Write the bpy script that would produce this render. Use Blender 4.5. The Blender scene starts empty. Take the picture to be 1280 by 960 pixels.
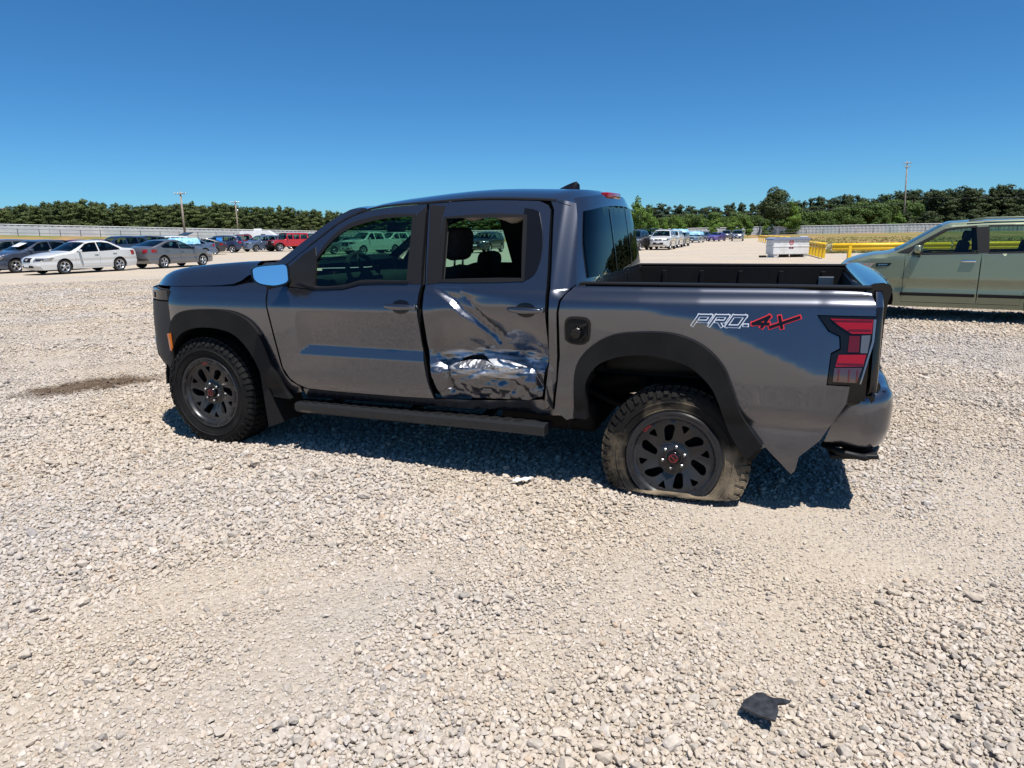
import bpy, bmesh, math, random
import numpy as np
from mathutils import Vector, Matrix, Euler, noise
from mathutils.geometry import delaunay_2d_cdt

# ------------------------------------------------------------------ camera, sky, sun, exposure
SC = bpy.context.scene
COL = SC.collection
random.seed(7)
RNG = np.random.default_rng(11)
CAM_H, PITCH, ROLL, FPX = 1.412, 0.21632, -0.01247, 853.0
cam = bpy.data.objects.new('camera', bpy.data.cameras.new('camera'))
COL.objects.link(cam)
cam.data.sensor_width = 36.0
cam.data.lens = 36.0 * FPX / 1280.0
cam.data.clip_start = 0.05
cam.data.clip_end = 6000
_f = Vector((0, math.cos(PITCH), -math.sin(PITCH)))
_u = Vector((0, math.sin(PITCH), math.cos(PITCH)))
_r = Vector((1, 0, 0))
_cr, _sr = math.cos(ROLL), math.sin(ROLL)
_R = _cr * _r + _sr * _u
_U = _cr * _u - _sr * _r
cam.matrix_world = Matrix(((_R.x, _U.x, -_f.x, 0), (_R.y, _U.y, -_f.y, 0), (_R.z, _U.z, -_f.z, CAM_H), (0, 0, 0, 1)))
SC.camera = cam

SUN = Vector((0.20, -0.31, 1.0)).normalized()
world = bpy.data.worlds.new('World')
SC.world = world
world.use_nodes = True
wn = world.node_tree.nodes
wl = world.node_tree.links
sky = wn.new('ShaderNodeTexSky')
sky.sky_type = 'NISHITA'
sky.sun_disc = False
sky.sun_elevation = math.asin(SUN.z)
sky.sun_rotation = math.atan2(SUN.x, SUN.y)
sky.altitude = 100
sky.air_density = 0.7
sky.dust_density = 0.45
sky.ozone_density = 5.0
hs = wn.new('ShaderNodeHueSaturation')
hs.inputs['Saturation'].default_value = 1.15
tint = wn.new('ShaderNodeMix')
tint.data_type = 'RGBA'
tint.blend_type = 'MULTIPLY'
tint.inputs[0].default_value = 1.0
tint.inputs[7].default_value = (0.62, 1.04, 1.17, 1)
wl.new(sky.outputs[0], hs.inputs['Color'])
wl.new(hs.outputs[0], tint.inputs[6])
wl.new(tint.outputs[2], wn['Background'].inputs[0])
wn['Background'].inputs[1].default_value = 0.063
sun = bpy.data.objects.new('sun', bpy.data.lights.new('sun', 'SUN'))
COL.objects.link(sun)
sun.data.energy = 4.45
sun.data.angle = math.radians(0.53)
sun.data.color = (1.0, 0.96, 0.90)
sun.rotation_euler = SUN.to_track_quat('Z', 'Y').to_euler()
sun.location = (20, -20, 60)
SC.view_settings.view_transform = 'Standard'
SC.view_settings.look = 'None'
SC.view_settings.exposure = 0.77
SC.view_settings.gamma = 1.0
SC.cycles.max_bounces = 8
SC.cycles.transparent_max_bounces = 16
SC.cycles.caustics_reflective = False
SC.cycles.caustics_refractive = False

# ------------------------------------------------------------------ materials
def N(nt, t, **kw):
    n = nt.nodes.new(t)
    for k, v in kw.items():
        setattr(n, k, v)
    return n

def mat(name, col, rough=0.6, metal=0.0, coat=0.0, spec=0.5, emit=None, coat_rough=0.03):
    m = bpy.data.materials.new(name)
    m.use_nodes = True
    b = m.node_tree.nodes['Principled BSDF']
    b.inputs['Base Color'].default_value = (*col, 1)
    b.inputs['Roughness'].default_value = rough
    b.inputs['Metallic'].default_value = metal
    b.inputs['Coat Weight'].default_value = coat
    b.inputs['Coat Roughness'].default_value = coat_rough
    b.inputs['Specular IOR Level'].default_value = spec
    return m

def vary(m, c1, c2, scale=8.0, detail=6.0, lo=0.35, hi=0.65, rough=None, bump=0.0, bscale=None, coord='Object'):
    """mix two colours by noise, optional roughness spread and bump"""
    nt = m.node_tree
    b = nt.nodes['Principled BSDF']
    tc = N(nt, 'ShaderNodeTexCoord')
    nz = N(nt, 'ShaderNodeTexNoise')
    nz.inputs['Scale'].default_value = scale
    nz.inputs['Detail'].default_value = detail
    nt.links.new(tc.outputs[coord], nz.inputs['Vector'])
    mr = N(nt, 'ShaderNodeMapRange')
    mr.inputs[1].default_value = lo
    mr.inputs[2].default_value = hi
    nt.links.new(nz.outputs['Fac'], mr.inputs[0])
    mx = N(nt, 'ShaderNodeMix', data_type='RGBA')
    mx.inputs[6].default_value = (*c1, 1)
    mx.inputs[7].default_value = (*c2, 1)
    nt.links.new(mr.outputs[0], mx.inputs[0])
    nt.links.new(mx.outputs[2], b.inputs['Base Color'])
    if rough:
        m2 = N(nt, 'ShaderNodeMapRange')
        m2.inputs[3].default_value = rough[0]
        m2.inputs[4].default_value = rough[1]
        nt.links.new(mr.outputs[0], m2.inputs[0])
        nt.links.new(m2.outputs[0], b.inputs['Roughness'])
    if bump:
        n2 = N(nt, 'ShaderNodeTexNoise')
        n2.inputs['Scale'].default_value = bscale or scale * 4
        n2.inputs['Detail'].default_value = 4
        nt.links.new(tc.outputs[coord], n2.inputs['Vector'])
        bp = N(nt, 'ShaderNodeBump')
        bp.inputs['Strength'].default_value = bump
        bp.inputs['Distance'].default_value = 0.01
        nt.links.new(n2.outputs['Fac'], bp.inputs['Height'])
        nt.links.new(bp.outputs[0], b.inputs['Normal'])
    return m

def paint(name, col, metal=0.0, rough=0.35, dust=0.15):
    """car paint under clear coat with a thin uneven film of dust"""
    m = mat(name, col, rough, metal, 1.0, 0.5)
    c2 = tuple(c * (1 - dust) + d * dust for c, d in zip(col, (0.34, 0.30, 0.25)))
    vary(m, col, c2, 1.7, 8, 0.35, 0.8)
    return m

def glass(name, tint=(0.5, 0.6, 0.55), ior=1.5):
    m = bpy.data.materials.new(name)
    m.use_nodes = True
    nt = m.node_tree
    nt.nodes.clear()
    out = N(nt, 'ShaderNodeOutputMaterial')
    tr = N(nt, 'ShaderNodeBsdfTransparent')
    tr.inputs[0].default_value = (*tint, 1)
    gl = N(nt, 'ShaderNodeBsdfGlossy')
    gl.inputs['Roughness'].default_value = 0.01
    fr = N(nt, 'ShaderNodeFresnel')
    gg = N(nt, 'ShaderNodeNewGeometry')
    mi = N(nt, 'ShaderNodeMapRange')
    mi.inputs[3].default_value = ior
    mi.inputs[4].default_value = 1.0 / ior
    nt.links.new(gg.outputs['Backfacing'], mi.inputs[0])
    nt.links.new(mi.outputs[0], fr.inputs[0])
    mx = N(nt, 'ShaderNodeMixShader')
    nt.links.new(fr.outputs[0], mx.inputs[0])
    nt.links.new(tr.outputs[0], mx.inputs[1])
    nt.links.new(gl.outputs[0], mx.inputs[2])
    nt.links.new(mx.outputs[0], out.inputs[0])
    return m

M = {}
M['dark'] = mat('dark_void', (0.012, 0.012, 0.013), 0.8)
M['black'] = mat('black_plastic', (0.010, 0.010, 0.011), 0.5, spec=0.18)
M['gloss_black'] = mat('gloss_black', (0.006, 0.006, 0.007), 0.14, 0, 0, 0.35)
M['flare'] = vary(mat('flare_plastic', (0.03, 0.03, 0.031), 0.55, spec=0.2), (0.006, 0.006, 0.0065), (0.012, 0.0118, 0.0115), 5, 6, 0.4, 0.75, None, 0.15, 400)
M['board_metal'] = mat('board_metal', (0.013, 0.014, 0.016), 0.36, 0.0, 0.3, 0.3)
M['bumper_satin'] = vary(mat('bumper_satin', (0.045, 0.046, 0.05), 0.5, 0.3, 0.0, 0.12), (0.040, 0.041, 0.046), (0.055, 0.054, 0.054), 4)
M['chrome'] = mat('chrome', (0.75, 0.75, 0.77), 0.12, 1.0)
M['steel'] = mat('steel', (0.32, 0.32, 0.33), 0.35, 1.0)
M['iron'] = vary(mat('iron', (0.05, 0.045, 0.04), 0.7, 0, 0, 0.15), (0.005, 0.005, 0.005), (0.012, 0.010, 0.009), 9)
M['cloth'] = vary(mat('seat_cloth', (0.012, 0.012, 0.013), 0.9), (0.01, 0.01, 0.011), (0.02, 0.02, 0.021), 30)
M['headliner'] = mat('headliner', (0.30, 0.27, 0.24), 0.9)
M['red_lens'] = mat('red_lens', (0.26, 0.003, 0.006), 0.12, 0, 0.5, 0.35)
M['deep_red_lens'] = mat('deep_red_lens', (0.09, 0.003, 0.004), 0.12, 0, 0.5, 0.35)
M['grey_lens'] = mat('grey_lens', (0.10, 0.105, 0.115), 0.15, 0.2, 0.6)
M['clear_lens'] = mat('clear_lens', (0.30, 0.31, 0.33), 0.12, 0.3, 1.0)
M['headlamp'] = mat('headlamp_lens', (0.035, 0.037, 0.042), 0.16, 0.2, 0.15, 0.3)
M['smoke_lens'] = mat('smoke_lens', (0.06, 0.03, 0.03), 0.1, 0, 1.0)
M['amber'] = mat('amber_lens', (0.55, 0.14, 0.02), 0.2, 0, 1.0)
M['red_print'] = mat('red_print', (0.55, 0.02, 0.025), 0.4)
M['silver_print'] = mat('silver_print', (0.62, 0.64, 0.68), 0.35, 0.3)
M['mirror'] = mat('mirror_glass', (0.86, 0.88, 0.9), 0.01, 1.0)
M['glass_front'] = glass('tinted_glass', (0.31, 0.56, 0.44))
M['glass_rear'] = glass('privacy_glass', (0.50, 0.68, 0.57))
M['glass_dark'] = glass('dark_privacy_glass', (0.08, 0.10, 0.10), 1.42)
M['glass_car'] = glass('car_glass', (0.42, 0.55, 0.50))
M['white'] = vary(mat('white_enamel', (0.619, 0.628, 0.628), 0.4), (0.654, 0.662, 0.662), (0.533, 0.525, 0.499), 3, 8, 0.45, 0.8)

# ------------------------------------------------------------------ object helpers
def link(name, data, parent=None):
    o = bpy.data.objects.new(name, data)
    COL.objects.link(o)
    if parent is not None:
        o.parent = parent
    return o

def tag(o, label=None, cat=None, group=None, kind=None):
    if label: o['label'] = label
    if cat: o['category'] = cat
    if group: o['group'] = group
    if kind: o['kind'] = kind
    return o

def thing(name, label, cat, loc=(0, 0, 0), rz=0.0, group=None):
    o = link(name, None)
    o.empty_display_size = 0.3
    o.location = loc
    o.rotation_euler = (0, 0, rz)
    return tag(o, label, cat, group)

def to_mesh(name, V, F, m=None, smooth=True, normals=None):
    me = bpy.data.meshes.new(name)
    me.from_pydata([tuple(v) for v in V], [], [tuple(f) for f in F])
    if m is not None:
        me.materials.append(m)
    if smooth:
        me.polygons.foreach_set('use_smooth', [True] * len(me.polygons))
    me.update()
    if normals is not None:
        me.normals_split_custom_set_from_vertices([tuple(n) for n in normals])
    return me

def obj(name, V, F, m, parent=None, smooth=True, normals=None):
    return link(name, to_mesh(name, V, F, m, smooth, normals), parent)

class MB:
    """collects shapes into one mesh"""
    def __init__(s):
        s.V, s.F = [], []
    def add(s, V, F, mtx=None):
        o = len(s.V)
        for v in V:
            s.V.append(tuple(mtx @ Vector(v)) if mtx is not None else tuple(v))
        for f in F:
            s.F.append(tuple(i + o for i in f))
        return s
    def box(s, c, sz, rot=None, bev=0.0, seg=2):
        bm = bmesh.new()
        bmesh.ops.create_cube(bm, size=1.0)
        for v in bm.verts:
            v.co = Vector((v.co.x * sz[0], v.co.y * sz[1], v.co.z * sz[2]))
        if bev:
            bmesh.ops.bevel(bm, geom=list(bm.edges), offset=bev, segments=seg, affect='EDGES', profile=0.5)
        mt = Matrix.Translation(c)
        if rot:
            mt = mt @ Euler(rot).to_matrix().to_4x4()
        bm.verts.index_update()
        s.add([v.co.copy() for v in bm.verts], [[v.index for v in f.verts] for f in bm.faces], mt)
        bm.free()
        return s
    def tube(s, path, r, n=8, cap=True):
        P = [Vector(p) for p in path]
        rr = r if isinstance(r, (list, tuple)) else [r] * len(P)
        o = len(s.V)
        for i, p in enumerate(P):
            t = (P[min(i + 1, len(P) - 1)] - P[max(i - 1, 0)]).normalized()
            a = Vector((0, 0, 1)) if abs(t.z) < 0.9 else Vector((1, 0, 0))
            u = t.cross(a).normalized()
            w = t.cross(u)
            for k in range(n):
                an = 2 * math.pi * k / n
                s.V.append(tuple(p + rr[i] * (math.cos(an) * u + math.sin(an) * w)))
        for i in range(len(P) - 1):
            for k in range(n):
                k2 = (k + 1) % n
                s.F.append((o + i * n + k, o + i * n + k2, o + (i + 1) * n + k2, o + (i + 1) * n + k))
        if cap:
            s.F.append(tuple(o + k for k in range(n)))
            s.F.append(tuple(o + (len(P) - 1) * n + n - 1 - k for k in range(n)))
        return s
    def lathe(s, prof, n=32, c=(0, 0, 0), close=False):
        """prof: (radius, y); spins about the y axis"""
        o = len(s.V)
        for (r, y) in prof:
            for k in range(n):
                a = 2 * math.pi * k / n
                s.V.append((c[0] + r * math.cos(a), c[1] + y, c[2] + r * math.sin(a)))
        m = len(prof)
        for i in range(m if close else m - 1):
            i2 = (i + 1) % m
            for k in range(n):
                k2 = (k + 1) % n
                s.F.append((o + i * n + k, o + i2 * n + k, o + i2 * n + k2, o + i * n + k2))
        return s
    def grid(s, R, flip=False):
        """rows of points"""
        o = len(s.V)
        nr, nc = len(R), len(R[0])
        for r in R:
            for p in r:
                s.V.append(tuple(p))
        for i in range(nr - 1):
            for j in range(nc - 1):
                q = (o + i * nc + j, o + i * nc + j + 1, o + (i + 1) * nc + j + 1, o + (i + 1) * nc + j)
                s.F.append(q[::-1] if flip else q)
        return s
    def prism(s, poly, f0, f1):
        """poly: list of 2D; f0,f1 map (u,v) to the two end points"""
        o = len(s.V)
        n = len(poly)
        for p in poly: s.V.append(tuple(f0(*p)))
        for p in poly: s.V.append(tuple(f1(*p)))
        s.F.append(tuple(o + i for i in range(n)))
        s.F.append(tuple(o + n + n - 1 - i for i in range(n)))
        for i in range(n):
            j = (i + 1) % n
            s.F.append((o + j, o + i, o + n + i, o + n + j))
        return s
    def build(s, name, m, parent=None, smooth=False, fix=True):
        me = s.mesh(name, m, smooth, fix)
        return link(name, me, parent)
    def mesh(s, name, m=None, smooth=False, fix=True):
        me = to_mesh(name, s.V, s.F, m, smooth)
        if fix:
            bm = bmesh.new()
            bm.from_mesh(me)
            bmesh.ops.recalc_face_normals(bm, faces=bm.faces)
            bm.to_mesh(me)
            bm.free()
        if smooth == 'auto' or (smooth and isinstance(smooth, float)):
            pass
        return me

def auto(o, deg=35):
    """smooth shading with sharp edges above an angle"""
    me = o.data
    bm = bmesh.new()
    bm.from_mesh(me)
    lim = math.radians(deg)
    for f in bm.faces:
        f.smooth = True
    for e in bm.edges:
        e.smooth = not (len(e.link_faces) != 2 or e.calc_face_angle(0) > lim)
    bm.to_mesh(me)
    bm.free()
    return o

def cr(pts, n=5, closed=False):
    """Catmull-Rom through 2D/3D points; a point given twice is a corner"""
    P = [np.array(p, float) for p in pts]
    out = []
    m = len(P)
    for i in range(m if closed else m - 1):
        p1, p2 = P[i], P[(i + 1) % m]
        if np.allclose(p1, p2):
            continue
        p0 = P[(i - 1) % m] if (closed or i > 0) else p1
        p3 = P[(i + 2) % m] if (closed or i + 2 < m) else p2
        for k in range(n):
            t = k / n
            out.append(tuple(0.5 * ((2 * p1) + (-p0 + p2) * t + (2 * p0 - 5 * p1 + 4 * p2 - p3) * t * t + (-p0 + 3 * p1 - 3 * p2 + p3) * t ** 3)))
    if not closed:
        out.append(tuple(P[-1]))
    return out

def inside(px, pz, poly):
    poly = np.asarray(poly)
    r = np.zeros(len(px), bool)
    n = len(poly)
    j = n - 1
    for i in range(n):
        xi, zi = poly[i]
        xj, zj = poly[j]
        if zi != zj:
            c = ((zi > pz) != (zj > pz)) & (px < (xj - xi) * (pz - zi) / (zj - zi) + xi)
            r ^= c
        j = i
    return r

def resample(poly, step):
    out = []
    n = len(poly)
    for i in range(n):
        a, b = np.array(poly[i]), np.array(poly[(i + 1) % n])
        d = np.linalg.norm(b - a)
        if d < 1e-6:
            continue
        k = max(1, int(math.ceil(d / step)))
        for q in range(k):
            out.append(tuple(a + (b - a) * q / k))
    return out

def fill(outer, holes=(), step=0.03, extra=()):
    """triangulate a 2D outline with holes on a fine grid; returns points and triangles (counter-clockwise)"""
    loops = [resample(l, step) for l in [outer, *holes]]
    ex = [resample(l, step) for l in extra]
    pts, edges = [], []
    for l in loops + ex:
        o = len(pts)
        pts += l
        edges += [(o + i, o + (i + 1) % len(l)) for i in range(len(l))]
    B = np.array(pts)
    x0, z0 = B.min(0)
    x1, z1 = B.max(0)
    gx, gz = np.meshgrid(np.arange(x0 + step * .5, x1, step), np.arange(z0 + step * .5, z1, step))
    gx[1::2] += step * 0.5
    G = np.stack([gx.ravel(), gz.ravel()], 1)
    k = inside(G[:, 0], G[:, 1], loops[0])
    for h in loops[1:]:
        k &= ~inside(G[:, 0], G[:, 1], h)
    G = G[k]
    if len(G):
        d = np.full(len(G), 1e9)
        for b in B:
            d = np.minimum(d, (G[:, 0] - b[0]) ** 2 + (G[:, 1] - b[1]) ** 2)
        G = G[d > (0.45 * step) ** 2]
    allp = [Vector(p) for p in pts] + [Vector(p) for p in G]
    r = delaunay_2d_cdt(allp, edges, [], 0, 1e-6)
    P = np.array([tuple(v) for v in r[0]])
    T = np.array([f for f in r[2] if len(f) == 3])
    c = P[T].mean(1)
    k = inside(c[:, 0], c[:, 1], loops[0])
    for h in loops[1:]:
        k &= ~inside(c[:, 0], c[:, 1], h)
    T = T[k]
    a = P[T]
    ar = (a[:, 1, 0] - a[:, 0, 0]) * (a[:, 2, 1] - a[:, 0, 1]) - (a[:, 1, 1] - a[:, 0, 1]) * (a[:, 2, 0] - a[:, 0, 0])
    T = T[np.abs(ar) > 1e-10]
    ar = ar[np.abs(ar) > 1e-10]
    T[ar < 0] = T[ar < 0][:, ::-1]
    return P, T

def lift(P, T, f, fb=None, flip=False, eps=1e-3):
    """map flat triangles to a surface f(u,v); fb maps the boundary to the inner edge of a turned-in flange"""
    used = np.unique(T)
    idx = -np.ones(len(P), int)
    idx[used] = np.arange(len(used))
    P = P[used]
    T = idx[T]
    V, NN = [], []
    for u, v in P:
        p = np.array(f(u, v))
        du = np.array(f(u + eps, v)) - p
        dv = np.array(f(u, v + eps)) - p
        n = np.cross(du, dv)
        n /= (np.linalg.norm(n) + 1e-12)
        V.append(p)
        NN.append(-n if flip else n)
    F = [tuple(t[::-1]) if flip else tuple(t) for t in T]
    if fb is not None:
        es = {}
        for a, b, c in T:
            for e in ((a, b), (b, c), (c, a)):
                es[e] = 1
        bd = [e for e in es if (e[1], e[0]) not in es]
        for a, b in bd:
            o = len(V)
            pa, pb = V[a], V[b]
            qa, qb = np.array(fb(*P[a])), np.array(fb(*P[b]))
            n = np.cross(pb - pa, qa - pa)
            n = n / (np.linalg.norm(n) + 1e-12)
            if not flip: n = -n
            V += [pa, pb, qb, qa]
            NN += [n] * 4
            F.append((o, o + 1, o + 2, o + 3) if flip else (o + 3, o + 2, o + 1, o))
    return V, F, NN

def interp(x, xs, ys):
    return float(np.interp(x, xs, ys))

def sstep(a, b, x):
    t = min(1.0, max(0.0, (x - a) / (b - a)))
    return t * t * (3 - 2 * t)
# ------------------------------------------------------------------ the damaged pickup truck
TRUCK_YAW = math.pi - 0.38085
TRUCK = thing('pickup_truck', 'dark grey crew cab pickup with a crushed rear door and a flat rear tyre', 'pickup truck', (-1.77687, 5.50725, 0), TRUCK_YAW)
TP = paint('truck_paint', (0.112, 0.116, 0.136), 0.92, 0.25, 0.02)

def Ylow(x, z):
    zc = interp(x, [-4.3, -3.85, -3.3, -3.0, -2.5, -1.7, -.6, 0, .7], [.70, .73, .98, 1.03, 1.02, .985, .975, .975, .97])
    t = z - zc
    k = .010
    y = .925
    y -= interp(x, [-3.9, -3.1], [.18, .30]) * k * math.log(1 + math.exp(max(-40, min(40, t / k))))
    if z > 1.045:
        kb = sstep(-2.50, -2.60, x)
        y -= (5 * (1 - kb) * max(0, z - 1.06) ** 2) + kb * 16 * (z - 1.05) ** 2 * (z > 1.05)
    if t < 0: y -= .035 * (-t)
    if z < .56: y -= 1.6 * (.56 - z) ** 2
    g = min(1, max(0, (-.80 - x) / .09)) ** .5 * sstep(-2.56, -2.45, x)
    zt = .665 + .075 * g
    if g > 0 and .665 < z < .95:
        y -= g * .020 * ((.95 - z) / (.95 - zt) if z > zt else (z - .665) / (zt - .665))
    if x > .15: y -= .9 * (x - .15) ** 2
    if x < -3.8: y -= .12 * (x + 3.8) ** 2
    return y

def Yt(x, z):
    if z <= 1.11:
        return Ylow(x, z)
    d = z - 1.11
    y = Ylow(x, 1.11) - .42 * d - .12 * d * d
    if x > -1.0: y -= .12 * (x + 1.0) * min(1, d / .15)
    return y

def segd(x, z, a, b):
    """signed distance to a segment and how far along it"""
    ax, az = a; bx, bz = b
    dx, dz = bx - ax, bz - az
    L = math.hypot(dx, dz)
    t = ((x - ax) * dx + (z - az) * dz) / (L * L)
    tc = min(1, max(0, t))
    d = math.hypot(x - ax - tc * dx, z - az - tc * dz)
    return d, tc

FOLD1 = [(-1.80, 1.10), (-1.90, 1.04), (-1.968, .978), (-2.04, .925), (-2.101, .866), (-2.17, .79)]
FOLD2 = [(-1.92, 1.12), (-2.0, 1.05), (-2.06, .985), (-2.147, .882), (-2.19, .84)]
FOLD3 = [(-2.30, .72), (-2.39, .67), (-2.43, .58), (-2.47, .50)]
FOLD4 = [(-1.78, .72), (-1.84, .66), (-1.86, .56), (-1.87, .50)]
def Ydent(x, z):
    """the crushed rear door: a pushed-in belly, a shelf under it, folds running up to the window, crumples"""
    y = Yt(x, z)
    if z > 1.13: return y
    mx = sstep(-1.72, -1.86, x) * (1 - .55 * sstep(-2.30, -2.56, x))
    fade = sstep(1.13, 1.05, z)
    wob = .034 * math.sin(x * 6.5 + .6) + .008 * math.sin(x * 21 + 1) + .02 * sstep(-2.2, -2.45, x)
    zz = z + wob * .8
    if zz > .70:
        d = .095 * sstep(1.04, .72, zz) ** 1.2
    elif zz > .645:
        d = .095 - .075 * (.70 - zz) / .055
    else:
        d = .020 + .03 * sstep(.645, .46, zz)
    y -= d * mx
    for fold, amp, wd in ((FOLD2, .014, .022), (FOLD3, .045, .03), (FOLD4, .030, .025)):
        best = 9
        ft = 0
        for i in range(len(fold) - 1):
            dd, t = segd(x, z, fold[i], fold[i + 1])
            if dd < best:
                best, ft = dd, (i + t) / (len(fold) - 1)
        if best < .25:
            y -= amp * math.exp(-best / wd) * (.45 + .55 * min(1, ft * 2.0)) * fade
    # the long fold from the window corner: a bright step that the metal above recovers from slowly
    best, sg_, ft = 9, 1, 0
    for i in range(len(FOLD1) - 1):
        (ax, az), (bx, bz) = FOLD1[i], FOLD1[i + 1]
        dd, t = segd(x, z, FOLD1[i], FOLD1[i + 1])
        if dd < best:
            best, ft = dd, (i + t) / (len(FOLD1) - 1)
            sg_ = 1 if (bx - ax) * (z - az) - (bz - az) * (x - ax) < 0 else -1
    sd = best * sg_
    st = sstep(-.020, .020, sd) * math.exp(-max(0, sd) / .11)
    y -= .044 * st * (.65 + .35 * sstep(0, .5, ft)) * (1 - .6 * sstep(.85, 1.0, ft)) * fade
    # crumples
    r = math.exp(-(((x + 2.14) / .40) ** 2 + ((z - .60) / .19) ** 2))
    if r > .02:
        p = Vector((x * 6.0, z * 9.0, 3.1))
        c = noise.voronoi(p)[0]
        y += r * .020 * (c[1] - c[0] - .25)
        y += r * .006 * noise.noise(Vector((x * 26, z * 34, 1.7)))
        y += r * .034 * (abs(noise.noise(Vector((x * 8 + z * 6, z * 14, 5.2)))) - .2)
    r2 = math.exp(-(((x + 2.40) / .16) ** 2 + ((z - .50) / .10) ** 2))
    if r2 > .02:
        y += r2 * .03 * (abs(noise.noise(Vector((x * 14, z * 14, 9.2)))) - .3)
    y += .004 * noise.noise(Vector((x * 5, z * 5, .3))) * sstep(1.12, 1.0, z)
    return y

def Ybed(x, z):
    """bed side: the torn lower rear corner is kicked outward"""
    y = Yt(x, max(z, .47))
    k = sstep(.62, .28, z) * sstep(-3.42, -3.72, x) * sstep(-4.06, -3.86, x)
    y += .012 * k
    return y

def tilt(p):
    return (p[0], p[1], p[2] + .022 * (.9 - p[1]))

def tpanel(name, outer, holes=(), m=None, off=0.0, depth=.035, step=.03, s=1, Y=None, parent=None, smooth_outline=False, n=4, numeric=True):
    """a body panel cut from the side surface; s=-1 is the far side"""
    Y = Y or Yt
    if smooth_outline: outer = cr(outer, n, True)
    P, T = fill(outer, holes, step)
    f = lambda x, z: tilt((x, s * (Y(x, z) + off), z))
    fb = (lambda x, z: tilt((x, s * (Y(x, z) + off - depth), z))) if depth else None
    V, F, NN = lift(P, T, f, fb, flip=(s > 0))
    return obj(name, V, F, m or TP, parent or TRUCK, True, NN)

def tbuild(mb, name, m, parent=None, smooth=False):
    mb.V = [tilt(v) for v in mb.V]
    return mb.build(name, m, parent or TRUCK, smooth)

# arches (x, z)
FA_OUT = [(.318, .64), (.312, .76), (.25, .865), (.135, .924), (-.067, .941), (-.275, .933), (-.419, .879), (-.507, .785), (-.576, .63), (-.643, .441), (-.690, .362)]
FA_IN = [(.283, .53), (.272, .656), (.19, .756), (.059, .808), (-.114, .818), (-.27, .79), (-.376, .718), (-.463, .602), (-.52, .47), (-.565, .37)]
RA_OUT = [(-2.650, .415), (-2.655, .50), (-2.662, .69), (-2.731, .804), (-2.854, .881), (-3.006, .905), (-3.182, .903), (-3.326, .849), (-3.428, .752), (-3.480, .64), (-3.535, .50), (-3.643, .354)]
RA_IN = [(-2.726, .41), (-2.722, .50), (-2.722, .614), (-2.779, .713), (-2.888, .767), (-3.0, .785), (-3.113, .78), (-3.26, .742), (-3.363, .659), (-3.415, .574), (-3.475, .42), (-3.564, .275)]
fa_o, fa_i, ra_o, ra_i = cr(FA_OUT, 5), cr(FA_IN, 5), cr(RA_OUT, 5), cr(RA_IN, 5)
def mid(a, b, t, n=30):
    def at(l, q):
        q *= len(l) - 1
        i = min(len(l) - 2, int(q))
        return np.array(l[i]) * (1 - q + i) + np.array(l[i + 1]) * (q - i)
    return [tuple(at(a, k / n) * (1 - t) + at(b, k / n) * t) for k in range(n + 1)]
fa_m, ra_m = mid(fa_o, fa_i, .45), mid(ra_o, ra_i, .45)

ROOFLINE = [(-.72, 1.295), (-.80, 1.345), (-.884, 1.402), (-1.022, 1.495), (-1.156, 1.553), (-1.324, 1.584), (-1.64, 1.600), (-1.98, 1.612), (-2.35, 1.598), (-2.5, 1.585)]
rl = cr(ROOFLINE, 4)
rlx = [p[0] for p in rl][::-1]; rlz = [p[1] for p in rl][::-1]
def roofline(x): return interp(x, rlx, rlz)

fender = [(.30, 1.083), (.111, 1.086), (-.175, 1.096), (-.293, 1.108), (-.36, 1.135), (-.402, 1.162), (-.44, 1.18), (-.52, 1.185), (-.562, 1.11), (-.563, 1.008),
          (-.603, .779), (-.640, .58), (-.66, .53), (-.70, .478), (-.76, .445), (-.76, .405)] + fa_m[::-1][0:] + [(.318, .70), (.316, .80), (.30, .9)]
fdoor_low = [(-.575, 1.105), (-.577, 1.0), (-.616, .779), (-.655, .575), (-.70, .50), (-.745, .465), (-.82, .437), (-1.05, .430), (-1.53, .434), (-1.755, .441), (-1.722, .58), (-1.697, .774), (-1.682, 1.0), (-1.688, 1.116)]
fwin_hole = cr([(-.80, 1.125), (-.80, 1.125), (-.95, 1.097), (-1.151, 1.107), (-1.261, 1.133), (-1.40, 1.14), (-1.60, 1.142), (-1.60, 1.142), (-1.575, 1.40), (-1.555, 1.525), (-1.555, 1.525), (-1.342, 1.520), (-1.117, 1.472), (-.995, 1.392), (-.90, 1.28)], 3, True)
fdoor = fdoor_low + [(-1.628, 1.590)] + [(x, roofline(x) - .009) for x in np.linspace(-1.55, -.74, 16)] + [(-.66, 1.235), (-.60, 1.18)]
rdoor = [(-1.722, 1.114), (-1.722, 1.0), (-1.735, .78), (-1.758, .58), (-1.80, .445), (-2.183, .462), (-2.36, .470), (-2.440, .500), (-2.478, .70), (-2.483, .90), (-2.482, 1.04), (-2.470, 1.22), (-2.448, 1.42), (-2.436, 1.535), (-2.415, 1.565), (-2.36, 1.588)] + [(x, roofline(x) - .009) for x in np.linspace(-2.28, -1.70, 9)] + [(-1.645, 1.591)]
rwin_hole = cr([(-1.815, 1.150), (-1.815, 1.150), (-2.331, 1.163), (-2.331, 1.163), (-2.31, 1.33), (-2.287, 1.507), (-2.287, 1.507), (-2.0, 1.512), (-1.775, 1.507), (-1.775, 1.507)], 3, True)
tear = [(-1.905, .655), (-1.93, .688), (-1.98, .706), (-2.052, .715), (-2.094, .697), (-2.16, .672), (-2.07, .684), (-1.977, .676)]
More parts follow.
